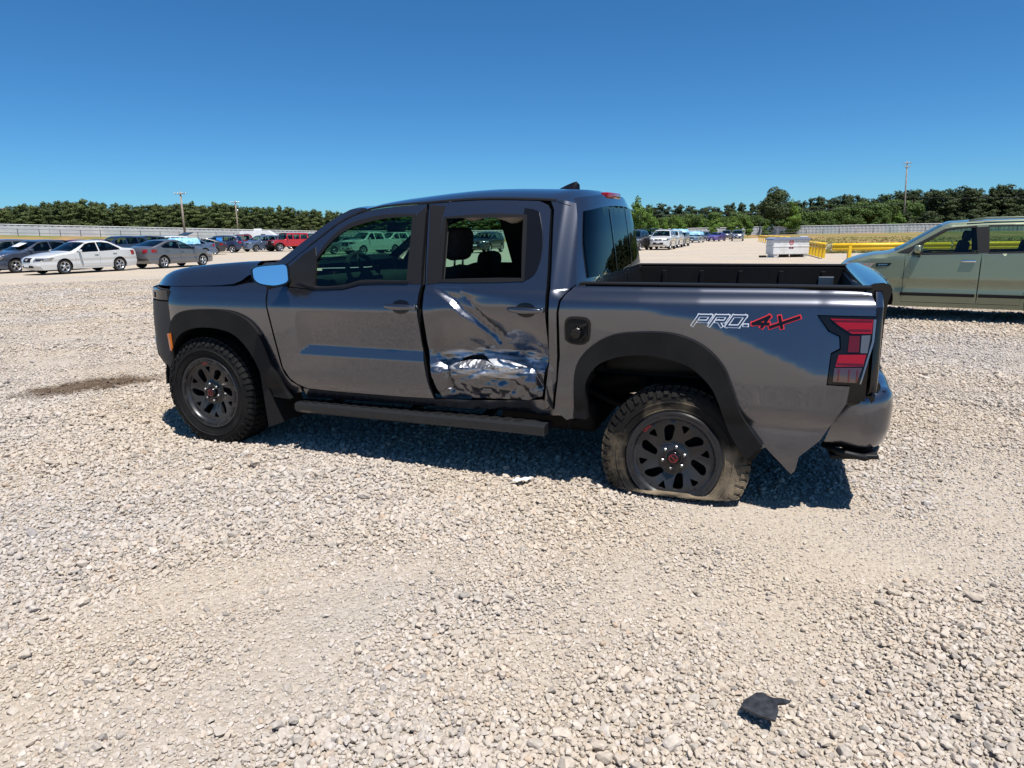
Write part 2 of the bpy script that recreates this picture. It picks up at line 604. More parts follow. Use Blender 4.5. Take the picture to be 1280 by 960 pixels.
cpillar = [(-2.462, .485), (-2.500, .70), (-2.505, 1.04), (-2.493, 1.22), (-2.470, 1.42), (-2.456, 1.54), (-2.43, 1.585), (-2.42, 1.588), (-2.50, 1.590), (-2.569, 1.571), (-2.585, 1.50), (-2.598, 1.419), (-2.634, 1.14), (-2.60, 1.115), (-2.560, 1.06), (-2.548, .99), (-2.550, .75), (-2.532, .58), (-2.505, .43), (-2.45, .42)]
bedside = [(-2.625, 1.128), (-2.59, 1.09), (-2.570, 1.05), (-2.562, .99), (-2.567, .75), (-2.55, .58), (-2.528, .44), (-2.60, .385)] + ra_m + [(-3.657, .341), (-3.785, .215), (-3.802, .235), (-3.815, .31), (-3.905, .403), (-4.005, .598), (-4.012, .684), (-3.910, .684), (-3.918, .838), (-3.955, .861), (-3.949, .915), (-3.90, .938), (-3.845, 1.014), (-4.098, 1.014), (-4.098, 1.06), (-4.075, 1.118), (-4.04, 1.131)]
rocker = [(-.77, .428), (-1.05, .422), (-1.53, .426), (-1.76, .433), (-2.2, .452), (-2.44, .478), (-2.50, .425), (-2.60, .38), (-2.66, .395), (-2.66, .385), (-2.40, .378), (-2.12, .385), (-1.6, .375), (-.77, .36)]

TPD = TP.copy()
TPD.name = 'scuff_glint_truck_paint'
nt = TPD.node_tree
b = nt.nodes['Principled BSDF']
geo_ = N(nt, 'ShaderNodeTexCoord')
mp = N(nt, 'ShaderNodeMapping')
mp.inputs['Scale'].default_value = (7, 7, 60)
nt.links.new(geo_.outputs['Object'], mp.inputs[0])
n1 = N(nt, 'ShaderNodeTexNoise'); n1.inputs['Scale'].default_value = 1.0; n1.inputs['Detail'].default_value = 8
nt.links.new(mp.outputs[0], n1.inputs['Vector'])
sx_ = N(nt, 'ShaderNodeSeparateXYZ')
nt.links.new(geo_.outputs['Object'], sx_.inputs[0])
def mth(op, a, c=None):
    n = N(nt, 'ShaderNodeMath', operation=op)
    for i, v in enumerate((a, c)):
        if v is None: continue
        if isinstance(v, (int, float)): n.inputs[i].default_value = v
        else: nt.links.new(v, n.inputs[i])
    return n.outputs[0]
dx_ = mth('DIVIDE', mth('ADD', sx_.outputs[0], 2.12), .36)
dz_ = mth('DIVIDE', mth('ADD', sx_.outputs[2], -.675), .080)
rr_ = mth('ADD', mth('MULTIPLY', dx_, dx_), mth('MULTIPLY', dz_, dz_))
fall = mth('SUBTRACT', 1.0, mth('MULTIPLY', rr_, .5))
mr_ = N(nt, 'ShaderNodeMapRange')
mr_.inputs[1].default_value = .78; mr_.inputs[2].default_value = 1.08
nt.links.new(mth('ADD', n1.outputs['Fac'], mth('MULTIPLY', fall, .62)), mr_.inputs[0])
src = b.inputs['Base Color'].links[0].from_socket
mx_ = N(nt, 'ShaderNodeMix', data_type='RGBA')
nt.links.new(mr_.outputs[0], mx_.inputs[0])
nt.links.new(src, mx_.inputs[6])
mx_.inputs[7].default_value = (.62, .63, .67, 1)  # silver scuffs, with the sun glint on the dent shelf painted into them
nt.links.new(mx_.outputs[2], b.inputs['Base Color'])
for sock, clean, scuff_glint in (('Roughness', .25, .50), ('Metallic', .92, .55), ('Coat Weight', 1.0, .15)):
    q_ = N(nt, 'ShaderNodeMapRange')
    q_.inputs[3].default_value = clean; q_.inputs[4].default_value = scuff_glint
    nt.links.new(mr_.outputs[0], q_.inputs[0])
    for l in list(b.inputs[sock].links): nt.links.remove(l)
    nt.links.new(q_.outputs[0], b.inputs[sock])

for s in (1, -1):
    dm = s > 0
    tpanel('front_fender', fender, m=TP, s=s, step=.035)
    fd = tpanel('front_door', fdoor, [fwin_hole], TP, s=s, step=.017 if dm else .04)
    rd = tpanel('rear_door', rdoor, [rwin_hole] + ([tear] if dm else []), TPD if dm else TP, s=s, step=.0125 if dm else .035, Y=Ydent if dm else Yt)
    if dm:
        # shading normals of the crumpled metal come from its own fine facets
        rd['label'] = 'rear door crushed inward and torn, its window broken out'
    tpanel('cab_corner', cpillar, m=TP, s=s, step=.015 if dm else .03, Y=(lambda x, z: Yt(x, z) - .030 * sstep(.78, .52, z) + .030 * sstep(.80, .55, z) * (abs(noise.noise(Vector((x * 16, z * 7, 4.4)))) * 1.6 - .3)) if dm else Yt)
    tpanel('bed_side', bedside, m=TP, s=s, step=.03, Y=Ybed if dm else Yt, depth=.03)
    tpanel('rocker_panel', rocker, m=TP, s=s, step=.02, off=-.012, Y=(lambda x, z: Yt(x, z) - .035 * sstep(-1.9, -2.2, x) + .02 * noise.noise(Vector((x * 9, z * 9, 0))) * sstep(-1.9, -2.1, x)) if dm else Yt)
    # black door frame uprights either side of the gap, window rubber, glass
    tpanel('pillar_cover', [(-1.617, 1.128), (-1.597, 1.30), (-1.574, 1.53), (-1.628, 1.575), (-1.655, 1.40), (-1.683, 1.128)], m=M['black'], off=.003, depth=.006, s=s, parent=fd, step=.05)
    tpanel('pillar_cover', [(-1.727, 1.128), (-1.690, 1.40), (-1.652, 1.585), (-1.76, 1.575), (-1.752, 1.52), (-1.805, 1.135)], m=M['black'], off=.003, depth=.006, s=s, parent=rd, step=.05)
    qt = cr([(-2.325, 1.150), (-2.396, 1.192), (-2.422, 1.291), (-2.412, 1.40), (-2.385, 1.487), (-2.358, 1.535), (-2.277, 1.552), (-2.277, 1.552), (-2.278, 1.508), (-2.278, 1.508), (-2.305, 1.33), (-2.325, 1.163), (-2.325, 1.150)], 3, True)
    tpanel('quarter_trim', qt, m=M['gloss_black'], off=.004, depth=.01, s=s, parent=rd, step=.05)
    def ring(hole, w, grow=0.004):
        c = np.mean(hole, 0)
        H = np.array(hole)
        d = H - c
        L = np.linalg.norm(d, axis=1, keepdims=True)
        return [tuple(p) for p in H + d / L * w]
    tpanel('window_trim', ring(fwin_hole, .018), [[tuple(p) for p in np.array(ring(fwin_hole, -.012))]], M['black'], off=.004, depth=.02, s=s, parent=fd, step=.04)
    tpanel('window_trim', ring(rwin_hole, .015), [[tuple(p) for p in np.array(ring(rwin_hole, -.010))]], M['black'], off=.005, depth=.03, s=s, parent=rd, step=.04)
    tpanel('window_glass', ring(fwin_hole, .004), m=M['glass_front'], off=-.012, depth=0, s=s, parent=fd, step=.08)
    if not dm:
        tpanel('window_glass', ring(rwin_hole, .004), m=M['glass_rear'], off=-.012, depth=0, s=s, parent=rd, step=.08)
    # belt strip
    tpanel('belt_strip', [(-.78, 1.112), (-.95, 1.083), (-1.151, 1.093), (-1.261, 1.119), (-1.40, 1.126), (-1.60, 1.128), (-1.60, 1.140), (-1.40, 1.138), (-1.255, 1.131), (-1.15, 1.105), (-.95, 1.095), (-.80, 1.123)], m=M['gloss_black'], off=.008, depth=.012, s=s, parent=fd, step=.03)
    # flares and mud flaps
    for nm, o_, i_, yf in (('fender_flare', fa_o, fa_i, Yt), ('fender_flare', ra_o, ra_i, Ybed if dm else Yt)):
        tpanel(nm, o_ + i_[::-1], m=M['flare'], off=.034, depth=.075, s=s, step=.03, Y=lambda x, z, yf=yf: min(yf(x, max(z, .42)), .93) + .012 * math.sin(z * 5))
    mb = MB()
    mb.prism([(-.470, .56), (-.505, .55), (-.60, .19), (-.505, .155)], lambda x, z: (x, s * .925, z), lambda x, z: (x - .02, s * .66, z))
    tbuild(mb, 'mud_flap', M['black'])
    mb = MB()
    mb.prism([(-3.47, .44), (-3.53, .46), (-3.66, .345), (-3.60, .262)], lambda x, z: (x, s * .90, z), lambda x, z: (x - .02, s * .66, z))
    tbuild(mb, 'mud_flap', M['black'])
    # orange side marker on the front leg of the flare
    tpanel('side_marker', [(.282, .765), (.308, .76), (.300, .645), (.282, .638), (.276, .66)], m=M['amber'], off=.040, depth=.02, s=s, step=.04, Y=lambda x, z: Yt(x, z) + .004)
    # dark inner skin behind the panel gaps
    tpanel('inner_pillar', [(-2.33, 1.13), (-2.62, 1.12), (-2.60, 1.40), (-2.56, 1.56), (-2.45, 1.585), (-2.31, 1.57)], m=M['dark'], off=-.05, depth=0, s=s, step=.09)
    tpanel('inner_pillar', [(-1.63, 1.12), (-1.82, 1.12), (-1.77, 1.57), (-1.56, 1.57)], m=M['dark'], off=-.05, depth=0, s=s, step=.09)
    tpanel('inner_skin', [(-.50, 1.16), (-.66, .45), (-2.60, .42), (-2.66, 1.10), (-2.60, 1.11), (-2.42, 1.13), (-1.84, 1.12), (-1.62, 1.12), (-.80, 1.085), (-.66, 1.18)],
           m=M['dark'], off=-.055 if s < 0 else -.13, depth=0, s=s, step=.09)
    # door handles: bar, keyhole end, cup behind
    for par, (x0, z0) in ((fd, (-1.575, .995)), (rd, (-2.368, .998))):
        yb = (Ydent if dm and par is rd else Yt)
        ft = cr([(x0 + .06, z0), (x0 + .045, z0 + .032), (x0, z0 + .043), (x0 - .045, z0 + .032), (x0 - .06, z0), (x0 - .045, z0 - .028), (x0, z0 - .040), (x0 + .045, z0 - .028)], 3, True)
        tpanel('handle_cup', ft, m=M['gloss_black'], off=.002, depth=.004, s=s, parent=par, step=.03, Y=yb)
        mb = MB()
        R = []
        for i in range(11):
            t = i / 10
            x = x0 + .112 - .224 * t
            bow = .028 * math.sin(math.pi * t) ** .5 + .012
            h = .011 + .007 * math.sin(math.pi * t)
            zz = z0 + .004
            yy = yb(x, zz)
            R.append([(x, s * (yy + bow - .012), zz - h), (x, s * (yy + bow), zz - h * .5), (x, s * (yy + bow), zz + h * .5), (x, s * (yy + bow - .012), zz + h), (x, s * (yy + bow - .02), zz), (x, s * (yy + bow - .012), zz - h)])
        mb.grid(R)
        mb.box((x0 - .098, s * (yb(x0 - .098, z0) + .012), z0 + .004), (.026, .028, .030), bev=.006)
        tbuild(mb, 'door_handle', TP, par, True)
    # rear lamp
    lam = [(-3.853, 1.010), (-4.100, 1.010), (-4.104, .95), (-4.098, .883), (-4.058, .692), (-3.914, .690), (-3.922, .833), (-3.960, .857), (-3.954, .92), (-3.905, .942)]
    tl = tpanel('tail_lamp', lam, m=M['gloss_black'], off=.006, depth=.05, s=s, step=.04)
    for zr, xa_, xb_ in ((.990, -3.918, -4.084), (.948, -3.985, -4.082), (.790, -3.949, -4.060)):
        tpanel('lens_rib', [(xa_, zr), (xb_, zr + .001), (xb_, zr + .007), (xa_, zr + .005)], m=M['deep_red_lens'], off=.0135, depth=.003, s=s, parent=tl, step=.06)
    for xr in (-3.955, -4.00, -4.035):
        tpanel('lens_rib', [(xr, .710), (xr - .006, .710), (xr - .006, .766), (xr, .766)], m=M['deep_red_lens'], off=.0135, depth=.003, s=s, parent=tl, step=.06)
    for nm, poly, mm in (('lamp_lens', [(-3.905, 1.000), (-4.088, .999), (-4.086, .935), (-4.001, .933), (-3.945, .968)], 'red_lens'),
                         ('lamp_lens', [(-3.992, .922), (-4.037, .923), (-4.038, .848), (-3.990, .847)], 'deep_red_lens'),
                         ('lamp_lens', [(-4.044, .925), (-4.082, .928), (-4.074, .845), (-4.044, .845)], 'grey_lens'),
                         ('lamp_lens', [(-3.952, .832), (-4.070, .838), (-4.060, .784), (-3.942, .777)], 'red_lens'),
                         ('lamp_lens', [(-3.938, .771), (-4.057, .777), (-4.038, .705), (-3.936, .705)], 'smoke_lens')):
        tpanel(nm, poly, m=M[mm], off=.011, depth=.01, s=s, parent=tl, step=.03)
    tpanel('lamp_edge', [(-4.090, 1.0), (-4.101, 1.0), (-4.099, .90), (-4.058, .70), (-4.052, .70), (-4.090, .90)], m=M['steel'], off=.010, depth=.01, s=s, parent=tl, step=.04)
    # the rounded corner post behind the lamp
    mb = MB()
    R = []
    for z in np.linspace(.66, 1.12, 8):
        yb = s * Yt(-4.098, z)
        R.append([(-4.098, yb, z), (-4.125, yb - s * .012, z), (-4.135, yb - s * .05, z), (-4.13, yb - s * .11, z)])
    mb.grid(R)
    o_ = tbuild(mb, 'corner_post', M['gloss_black'], None, True)  # black stands in for the shade in the gap beside the lamp
    o_.data.materials.append(TP)
    for pl in o_.data.polygons:
        if pl.center.z > 1.03: pl.material_index = 1

# ---------------- roof, A pillars, windscreen, hood
mb = MB()
R = []
for x in np.concatenate([np.linspace(-1.15, -1.3, 4), np.linspace(-1.4, -2.4, 8), np.linspace(-2.46, -2.545, 5)]):
    e = roofline(x) + (0.0 if x > -2.46 else -.3 * (-2.46 - x))
    row = []
    for t in [1, .985, .96, .92, .86, .78, .62, .42, .2, 0, -.2, -.42, -.62, -.78, -.86, -.92, -.96, -.985, -1]:
        ye = Yt(x, min(e, 1.62)) + .004
        z = e + (.062 * (1 - t ** 4) + .010 * (1 - t * t)) * (.62 + .38 * sstep(-1.1, -1.8, x))
        if x < -2.46: z -= .5 * (-2.46 - x) * (1 - t ** 4)
        bow = .08 * (1 - t * t) * sstep(-1.6, -1.06, x) - .05 * (1 - t * t) * sstep(-2.2, -2.545, x)
        row.append((x + bow, ye * t, z))
    R.append(row)
TT = [1, .985, .96, .92, .86, .78, .62, .42, .2, 0, -.2, -.42, -.62, -.78, -.86, -.92, -.96, -.985, -1]
yb = Yt(-1.08, 1.572) - .010
R = [[(-1.08 + .08 * (1 - t * t), yb * t, 1.573 + .02 * (1 - t * t) + .012 * (1 - t ** 4)) for t in TT]] + R
mb.grid(R)
tbuild(mb, 'roof', TP, None, True)
mb = MB()
mb.grid([[(p[0], p[1] * .97, p[2] - .05) for p in r] for r in R])
tbuild(mb, 'headliner', M['headliner'], None, True)
APO = [(-.42, 1.175), (-.50, 1.215), (-.62, 1.290), (-.76, 1.385), (-.90, 1.478), (-1.00, 1.536), (-1.08, 1.572), (-1.16, 1.580)]
for s in (1, -1):
    tpanel('front_pillar', APO + [(x, roofline(x) - .002) for x in np.linspace(-1.16, -.74, 9)] + [(-.66, 1.245), (-.56, 1.185)], m=TP, s=s, step=.03, depth=.06, off=.0)
    # drip moulding above the doors
    tpanel('roof_moulding', [(x, roofline(x) - .004) for x in np.linspace(-.80, -2.46, 20)] + [(x, roofline(x) + .008) for x in np.linspace(-2.46, -.80, 20)], m=M['black'], s=s, step=.03, depth=.02, off=.003)
mb = MB()
rows = []
top = R[0]
for k in range(9):
    q = k / 8
    row = []
    for t in [1, .95, .8, .5, .25, 0, -.25, -.5, -.8, -.95, -1]:
        xs, zs = [p[0] for p in APO[:7]], [p[1] for p in APO[:7]]
        i = q * 6
        a = min(5, int(i))
        fx, fz = xs[a] + (xs[a + 1] - xs[a]) * (i - a), zs[a] + (zs[a + 1] - zs[a]) * (i - a)
        yb = Yt(fx, fz) - .012
        b = .28 * (1 - q) + .08 * q
        row.append((fx + b * (1 - t * t), yb * t, fz + .02 * (1 - t * t) + .012 * q * (1 - t ** 4)))
    rows.append(row)
mb.grid(rows)
tbuild(mb, 'windscreen', M['glass_front'], None, True)
HZE = ([-.46, -.402, -.36, -.293, -.175, .111, .448, .56, .68], [1.180, 1.166, 1.138, 1.112, 1.100, 1.090, 1.084, 1.078, 1.060])
HZM = ([-.46, -.357, -.038, .20, .36, .483, .57, .62, .66, .68], [1.255, 1.252, 1.232, 1.212, 1.192, 1.163, 1.128, 1.100, 1.078, 1.062])
mb = MB()
hrows = []
for x in np.concatenate([np.linspace(-.46, .40, 16), np.linspace(.44, .67, 10)]):
    ze = interp(x, *HZE)
    row = []
    ts = [1, .985, .96, .93, .9, .86, .82, .76, .66, .55, .48, .42, .3, .15, 0]
    for t in ts + [-q for q in ts[:-1][::-1]]:
        a = abs(t)
        zm = interp(x + .15 * (1 - t * t) * sstep(-.1, .5, x), *HZM)
        ye = Yt(max(-.46, min(.62, x)), 1.08) - .004 if x > -.3 else Yt(x, 1.10) - .004
        if a > .82:
            z = ze + (zm - ze) * (1 - ((a - .82) / .18) ** 2.2)
        else:
            z = zm - .016 * (1 - (a / .82) ** 2) + .010 * sstep(.58, .45, a) * sstep(-.4, 0, x)
        row.append((x + .20 * (1 - t * t), ye * t, z - .022 * (.9 - ye * t) * .8 * sstep(1, .8, a)))
    hrows.append(row)
# the rolled front lip
last = hrows[-1]
hrows.append([(p[0] + .012, p[1], p[2] - .012) for p in last])
hrows.append([(p[0] + .008, p[1], p[2] - .03) for p in last])
mb.grid(hrows)
tbuild(mb, 'hood', TP, None, True)
mb = MB()
mb.grid([[(p[0] - .02, p[1] * .985, p[2] - .012) for p in hrows[0]], [(p[0] - .16, p[1] * .93, p[2] - .035) for p in hrows[0]]])
mb.tube([(-.30, .52, 1.215), (-.34, .10, 1.22), (-.36, -.1, 1.22)], .008, 6)
mb.tube([(-.32, -.1, 1.205), (-.38, -.55, 1.20)], .008, 6)
tbuild(mb, 'cowl', M['black'])

# ---------------- front fascia: plan curve swept in height
def fascia(a, z, off=0.0):
    k = interp(z, [.44, .50, .58, .70, .82, .90, .97, 1.06], [.76, .86, .965, .995, .985, .965, .935, .90])
    a = min(math.pi - 1e-6, max(1e-6, a))
    c = math.cos(a)
    y = (.90 + off) * math.copysign(abs(c) ** .38, c)
    x = .30 + (.43 * k + off) * math.sin(a) ** 1.15 + .14 * max(0, 1 - (abs(y) / .80) ** 2)
    if z < .56: y *= 1 - .35 * (.56 - z)
    return (x, y, z)
def fpatch(name, a0, a1, z0, z1, m, off, parent=None, na=16, nz=6):
    mb = MB()
    mb.grid([[fascia(a0 + (a1 - a0) * i / na, z, off) for i in range(na + 1)] for z in np.linspace(z0, z1, nz)])
    e = [fascia(a0 + (a1 - a0) * i / na, z1, off) for i in range(na + 1)]
    mb.grid([e, [fascia(a0 + (a1 - a0) * i / na, z1, off - .03) for i in range(na + 1)]])
    e = [fascia(a0 + (a1 - a0) * i / na, z0, off) for i in range(na + 1)]
    mb.grid([e, [fascia(a0 + (a1 - a0) * i / na, z0, off - .03) for i in range(na + 1)]])
    for aa in (a0, a1):
        mb.grid([[fascia(aa, z, off) for z in np.linspace(z0, z1, nz)], [fascia(aa, z, off - .03) for z in np.linspace(z0, z1, nz)]])
    o = tbuild(mb, name, m, parent, True)
    return auto(o, 40)
D2 = math.radians
FB = fpatch('front_bumper', D2(0), D2(180), .45, .978, M['bumper_satin'], 0.0, None, 60, 16)
fpatch('bumper_cap', D2(0), D2(180), .978, 1.062, M['dark'], -.03, None, 50, 4)
for a0, a1 in ((3, 66), (177, 114)):
    hl = fpatch('headlight', D2(a0), D2(a1), .990, 1.058, M['headlamp'], -.004, None, 16, 4)
    fpatch('lamp_insert', D2(a0 + (a1 - a0) * .45), D2(a0 + (a1 - a0) * .95), 1.0, 1.040, M['gloss_black'], .002, hl, 10, 3)
    fpatch('fog_lamp', D2(a0 + (a1 - a0) * .7), D2(a0 + (a1 - a0) * .95), .60, .68, M['clear_lens'], .008, FB, 6, 3)
gr = fpatch('grille', D2(66), D2(114), .70, 1.058, M['gloss_black'], .012, None, 12, 5)
for z in (.76, .84, .92, 1.0):
    fpatch('grille_bar', D2(67), D2(113), z, z + .025, M['black'], .024, gr, 10, 2)
fpatch('lower_intake', D2(52), D2(128), .50, .62, M['dark'], .008, FB, 12, 3)
fpatch('bumper_lip', D2(2), D2(178), .425, .45, M['black'], -.012, FB, 40, 2)

# ---------------- cab rear wall, rear window, brake lamp, shark fin
mb = MB()
R = []
for z in np.linspace(.95, 1.60, 14):
    x0 = interp(z, [.95, 1.14, 1.419, 1.50, 1.571, 1.6], [-2.634, -2.634, -2.598, -2.585, -2.569, -2.55])
    ye = Yt(x0, z)
    R.append([(x0 - .05 * (1 - t ** 6) - .025 * (1 - t * t), ye * t * .998, z + (.03 * (1 - t * t) if z > 1.5 else 0)) for t in [1, .985, .96, .9, .8, .5, .2, 0, -.2, -.5, -.8, -.9, -.96, -.985, -1]])
mb.grid(R)
tbuild(mb, 'rear_wall', TP, None, True)
def rearsurf(u, v, off):
    z = v
    x0 = interp(z, [1.14, 1.419, 1.55], [-2.634, -2.598, -2.575])
    ye = Yt(x0, z)
    t = u / ye
    return (x0 - .05 * (1 - t ** 6) - .025 * (1 - t * t) - off, u, z)
gl = cr([(-.72, 1.165), (-.72, 1.165), (.72, 1.165), (.72, 1.165), (.685, 1.35), (.60, 1.528), (.60, 1.528), (.3, 1.553), (0, 1.560), (-.3, 1.553), (-.60, 1.528), (-.60, 1.528), (-.685, 1.35)], 4, True)
P, T = fill(gl, (), .05)
V, F, NN = lift(P, T, lambda u, v: tilt(rearsurf(u, v, .010)), lambda u, v: tilt(rearsurf(u, v, -.004)), flip=False)
rw = obj('rear_window', V, F, M['glass_dark'], TRUCK, True, NN)
for u in (.22, -.22):
    mb = MB()
    mb.grid([[rearsurf(u - .012, z, .014) for z in np.linspace(1.17, 1.54, 8)], [rearsurf(u + .012, z, .014) for z in np.linspace(1.17, 1.54, 8)]])
    tbuild(mb, 'window_bar', M['gloss_black'], rw)
mb = MB()
mb.box((-2.615, 0, 1.622), (.05, .34, .040), bev=.010)
bl = tbuild(mb, 'brake_lamp', M['red_lens'], None, True)
auto(bl)
mb = MB()
mb.box((-2.60, 0, 1.606), (.06, .37, .016), bev=.004)
tbuild(mb, 'lamp_base', M['black'], bl)
mb = MB()
prof = [(-2.245, .035, 1.665), (-2.28, .034, 1.685), (-2.32, .028, 1.702), (-2.36, .018, 1.716), (-2.385, .010, 1.722)]
R = []
for x, w, z in prof:
    R.append([(x, w + .012, 1.655), (x, w, 1.668), (x, w * .35, z - .004), (x, 0, z), (x, -w * .35, z - .004), (x, -w, 1.668), (x, -w - .012, 1.655)])
R.append([(-2.405, p[1] * .8, min(p[2], 1.70)) for p in R[-1]])
mb.grid(R)
mb.prism([(-2.235, -.045), (-2.235, .045), (-2.42, .045), (-2.42, -.045)], lambda u, v: (u, v, 1.650), lambda u, v: (u, v * .9, 1.668))
auto(tbuild(mb, 'shark_fin', M['gloss_black'], None, True), 50)

# ---------------- bed
mb = MB()
for s in (1, -1):
    R = []
    for x in np.linspace(-2.66, -4.06, 10):
        R.append([(x, s * .795, 1.125), (x, s * .788, 1.131), (x, s * .765, 1.131), (x, s * .745, 1.123), (x, s * .745, .64)])
    mb.grid(R)
mb.grid([[(-2.67, .80, z), (-2.67, -.80, z)] for z in (1.13, .62)])
mb.grid([[(-2.67, y, .64), (-4.06, y, .64)] for y in np.linspace(.80, -.80, 3)])
BED = tbuild(mb, 'bed_liner', M['flare'])
for k in range(14):
    mb = MB()
    mb.box((-3.37, -.70 + k * .1077, .652), (1.34, .045, .018))
    tbuild(mb, 'floor_rib', M['flare'], BED)
for s in (1, -1):
    mb = MB()
    mb.box((-3.19, s * .68, .76), (.86, .20, .24), bev=.05)
    tbuild(mb, 'wheel_housing', M['flare'], BED, True)
    mb = MB()
    mb.box((-3.36, s * .772, 1.1385), (1.44, .050, .018), bev=.007)
    tbuild(mb, 'rail_cap', M['black'])
    for k in range(5):
        mb = MB()
        mb.box((-2.85 - k * .27, s * .742, .95), (.03, .016, .30), bev=.004)
        tbuild(mb, 'wall_rib', M['flare'], BED)
    mb = MB()
    mb.box((-3.95, s * .738, 1.03), (.10, .02, .07), bev=.006)
    tbuild(mb, 'cargo_cleat', M['steel'], BED)
mb = MB()
mb.box((-2.655, 0, 1.118), (.045, 1.60, .036), bev=.01)
tbuild(mb, 'rail_cap', M['black'])
# tailgate with an inner panel and a handle
mb = MB()
R = []
for y in np.linspace(.745, -.745, 15):
    bow = -.03 * (1 - (y / .745) ** 2)
    R.append([(-4.055, y, .64), (-4.055, y, 1.12), (-4.062, y, 1.142), (-4.09, y, 1.156), (-4.13 + bow, y, 1.160), (-4.160 + bow, y, 1.150), (-4.172 + bow, y, 1.125), (-4.158 + bow, y, 1.07), (-4.150 + bow, y, .95), (-4.150 + bow, y, .72), (-4.135 + bow, y, .66), (-4.055, y, .64)])
mb.grid(R)
mb.F.append(tuple(range(12))); mb.F.append(tuple(len(mb.V) - 12 + i for i in range(12)))
TG = auto(tbuild(mb, 'tailgate', TP, None, True), 50)
TG.data.materials.append(M['gloss_black'])
for pl in TG.data.polygons:
    if len(pl.vertices) > 4: pl.material_index = 1  # body-coloured end caps blackened to paint in the shade of the gap
mb = MB()
mb.box((-4.185, 0, 1.02), (.03, .34, .09), bev=.012)
tbuild(mb, 'tailgate_handle', M['gloss_black'], TG)
mb = MB()
mb.box((-4.052, 0, .89), (.012, 1.40, .42), bev=.004)
tbuild(mb, 'inner_panel', M['flare'], TG)
# body structure behind the lamp, seen through the gap above the bumper
mb = MB()
for s in (1, -1):
    mb = MB()
    mb.box((-4.04, s * .80, .78), (.10, .10, .36))
    mb.tube([(-4.10, s * .80, .62), (-4.12, s * .80, .72), (-4.09, s * .80, .86)], .018, 8)
    mb.box((-4.06, s * .77, .60), (.16, .10, .08), bev=.02)
    mb.tube([(-4.13, s * .79, .66), (-4.13, s * .75, .66)], .03, 10)
    tbuild(mb, 'bed_bracket', M['gloss_black'])
# rear bumper: plan curve swept over its section
def bump(t, q):
    """t -1..1 across, q along the section"""
    sec = [(0, .645), (.03, .655), (.092, .650), (.116, .625), (.124, .56), (.120, .45), (.100, .375), (.06, .340), (0, .330)]
    i = q * (len(sec) - 1)
    a = min(len(sec) - 2, int(i))
    d = sec[a][0] + (sec[a + 1][0] - sec[a][0]) * (i - a)
    z = sec[a][1] + (sec[a + 1][1] - sec[a][1]) * (i - a)
    at = abs(t)
    # straight across the back to 0.72, round corner, then forward along the side
    if at < .62:
        x, y, nx, ny = -4.198 - .004 * (1 - (at / .62) ** 2), at / .62 * .66, -1, 0
    elif at < .82:
        an = (at - .62) / .20 * math.pi / 2
        x, y = -4.198 + .11 * (1 - math.cos(an)), .66 + .13 * math.sin(an)
        nx, ny = -math.cos(an), math.sin(an)
    else:
        g = (at - .82) / .18
        x, y, nx, ny = -4.088 + .085 * g * (1 + .9 * (.65 - z) / .3), .79 - .03 * g, 0, 1
    dd = d - .085
    return (x + nx * dd, math.copysign(y + ny * dd, t), z - .012 * (1 if t > .5 else 0))
mb = MB()
tt = np.concatenate([np.linspace(-1, -.82, 5), np.linspace(-.80, -.62, 9), np.linspace(-.55, .55, 12), np.linspace(.62, .80, 9), np.linspace(.82, 1, 5)])
mb.grid([[bump(t, q) for q in np.linspace(0, 1, 17)] for t in tt])
RB = auto(tbuild(mb, 'rear_bumper', TP, None, True), 60)
mb = MB()
mb.grid([[(-4.02, y, .630), (-4.19, y, .636)] for y in np.linspace(-.76, .76, 5)])
tbuild(mb, 'step_pad', M['black'], RB)
mb = MB()
mb.tube([(-3.93, .74, .335), (-4.0, .80, .318), (-4.12, .80, .300), (-4.16, .72, .290), (-4.19, .60, .30), (-4.19, 0, .31), (-4.19, -.60, .31), (-4.10, -.78, .33)], .017, 8)
mb.box((-4.07, .745, .300), (.22, .12, .026), (0, .08, .06), .008)
tbuild(mb, 'bumper_valance', M['black'], RB, True)
mb = MB()
mb.box((-4.226, 0, .55), (.012, .34, .17), bev=.003)
tbuild(mb, 'plate_recess', M['black'], RB)

# ---------------- running boards, underbody, axles
for s in (1, -1):
    mb = MB()
    R = []
    for t in np.linspace(0, 1, 14):
        x = -.74 - 1.74 * t
        yo = .930
        drop = .006 * t if s > 0 else 0
        R.append([(x, s * yo, .300 - .012 * t), (x, s * yo, .334 + drop), (x, s * (yo - .015), .344 + drop), (x, s * (yo - .13), .340 + drop), (x, s * (yo - .15), .322 + drop), (x, s * (yo - .13), .286 + drop), (x, s * (yo - .02), .278 + drop), (x, s * yo, .300 + drop)])
    mb.grid(R)
    mb.F.append(tuple(range(7))); mb.F.append(tuple(len(mb.V) - 8 + i for i in range(7)))
    rb = auto(tbuild(mb, 'running_board', M['board_metal'], None, True), 40)
    mb = MB()
    for i in range(22):
        x = -.80 - i * .075
        if s > 0 and i > 20: break
        t = (-.74 - x) / 1.74
        yo = .930
        mb.box((x, s * (yo - .075), .3445 + .004 * t), (.045, .085, .006), bev=.001)
    tbuild(mb, 'step_tread', M['flare'], rb)
    for x in (-.95, -1.55, -2.05):
        mb = MB()
        mb.box((x, s * .68, .335), (.05, .28, .025), (s * -.1, 0, 0))
        tbuild(mb, 'board_bracket', M['iron'], rb)
mb = MB()
for s in (1, -1):
    mb.tube([(.60, s * .45, .46), (-.5, s * .45, .40), (-2.4, s * .45, .42), (-2.9, s * .45, .56), (-3.5, s * .45, .56), (-4.05, s * .45, .50)], .055, 8)
mb.box((-1.6, 0, .48), (2.1, 1.60, .05))
mb.box((-1.2, 0, .40), (1.3, .45, .16), bev=.05)
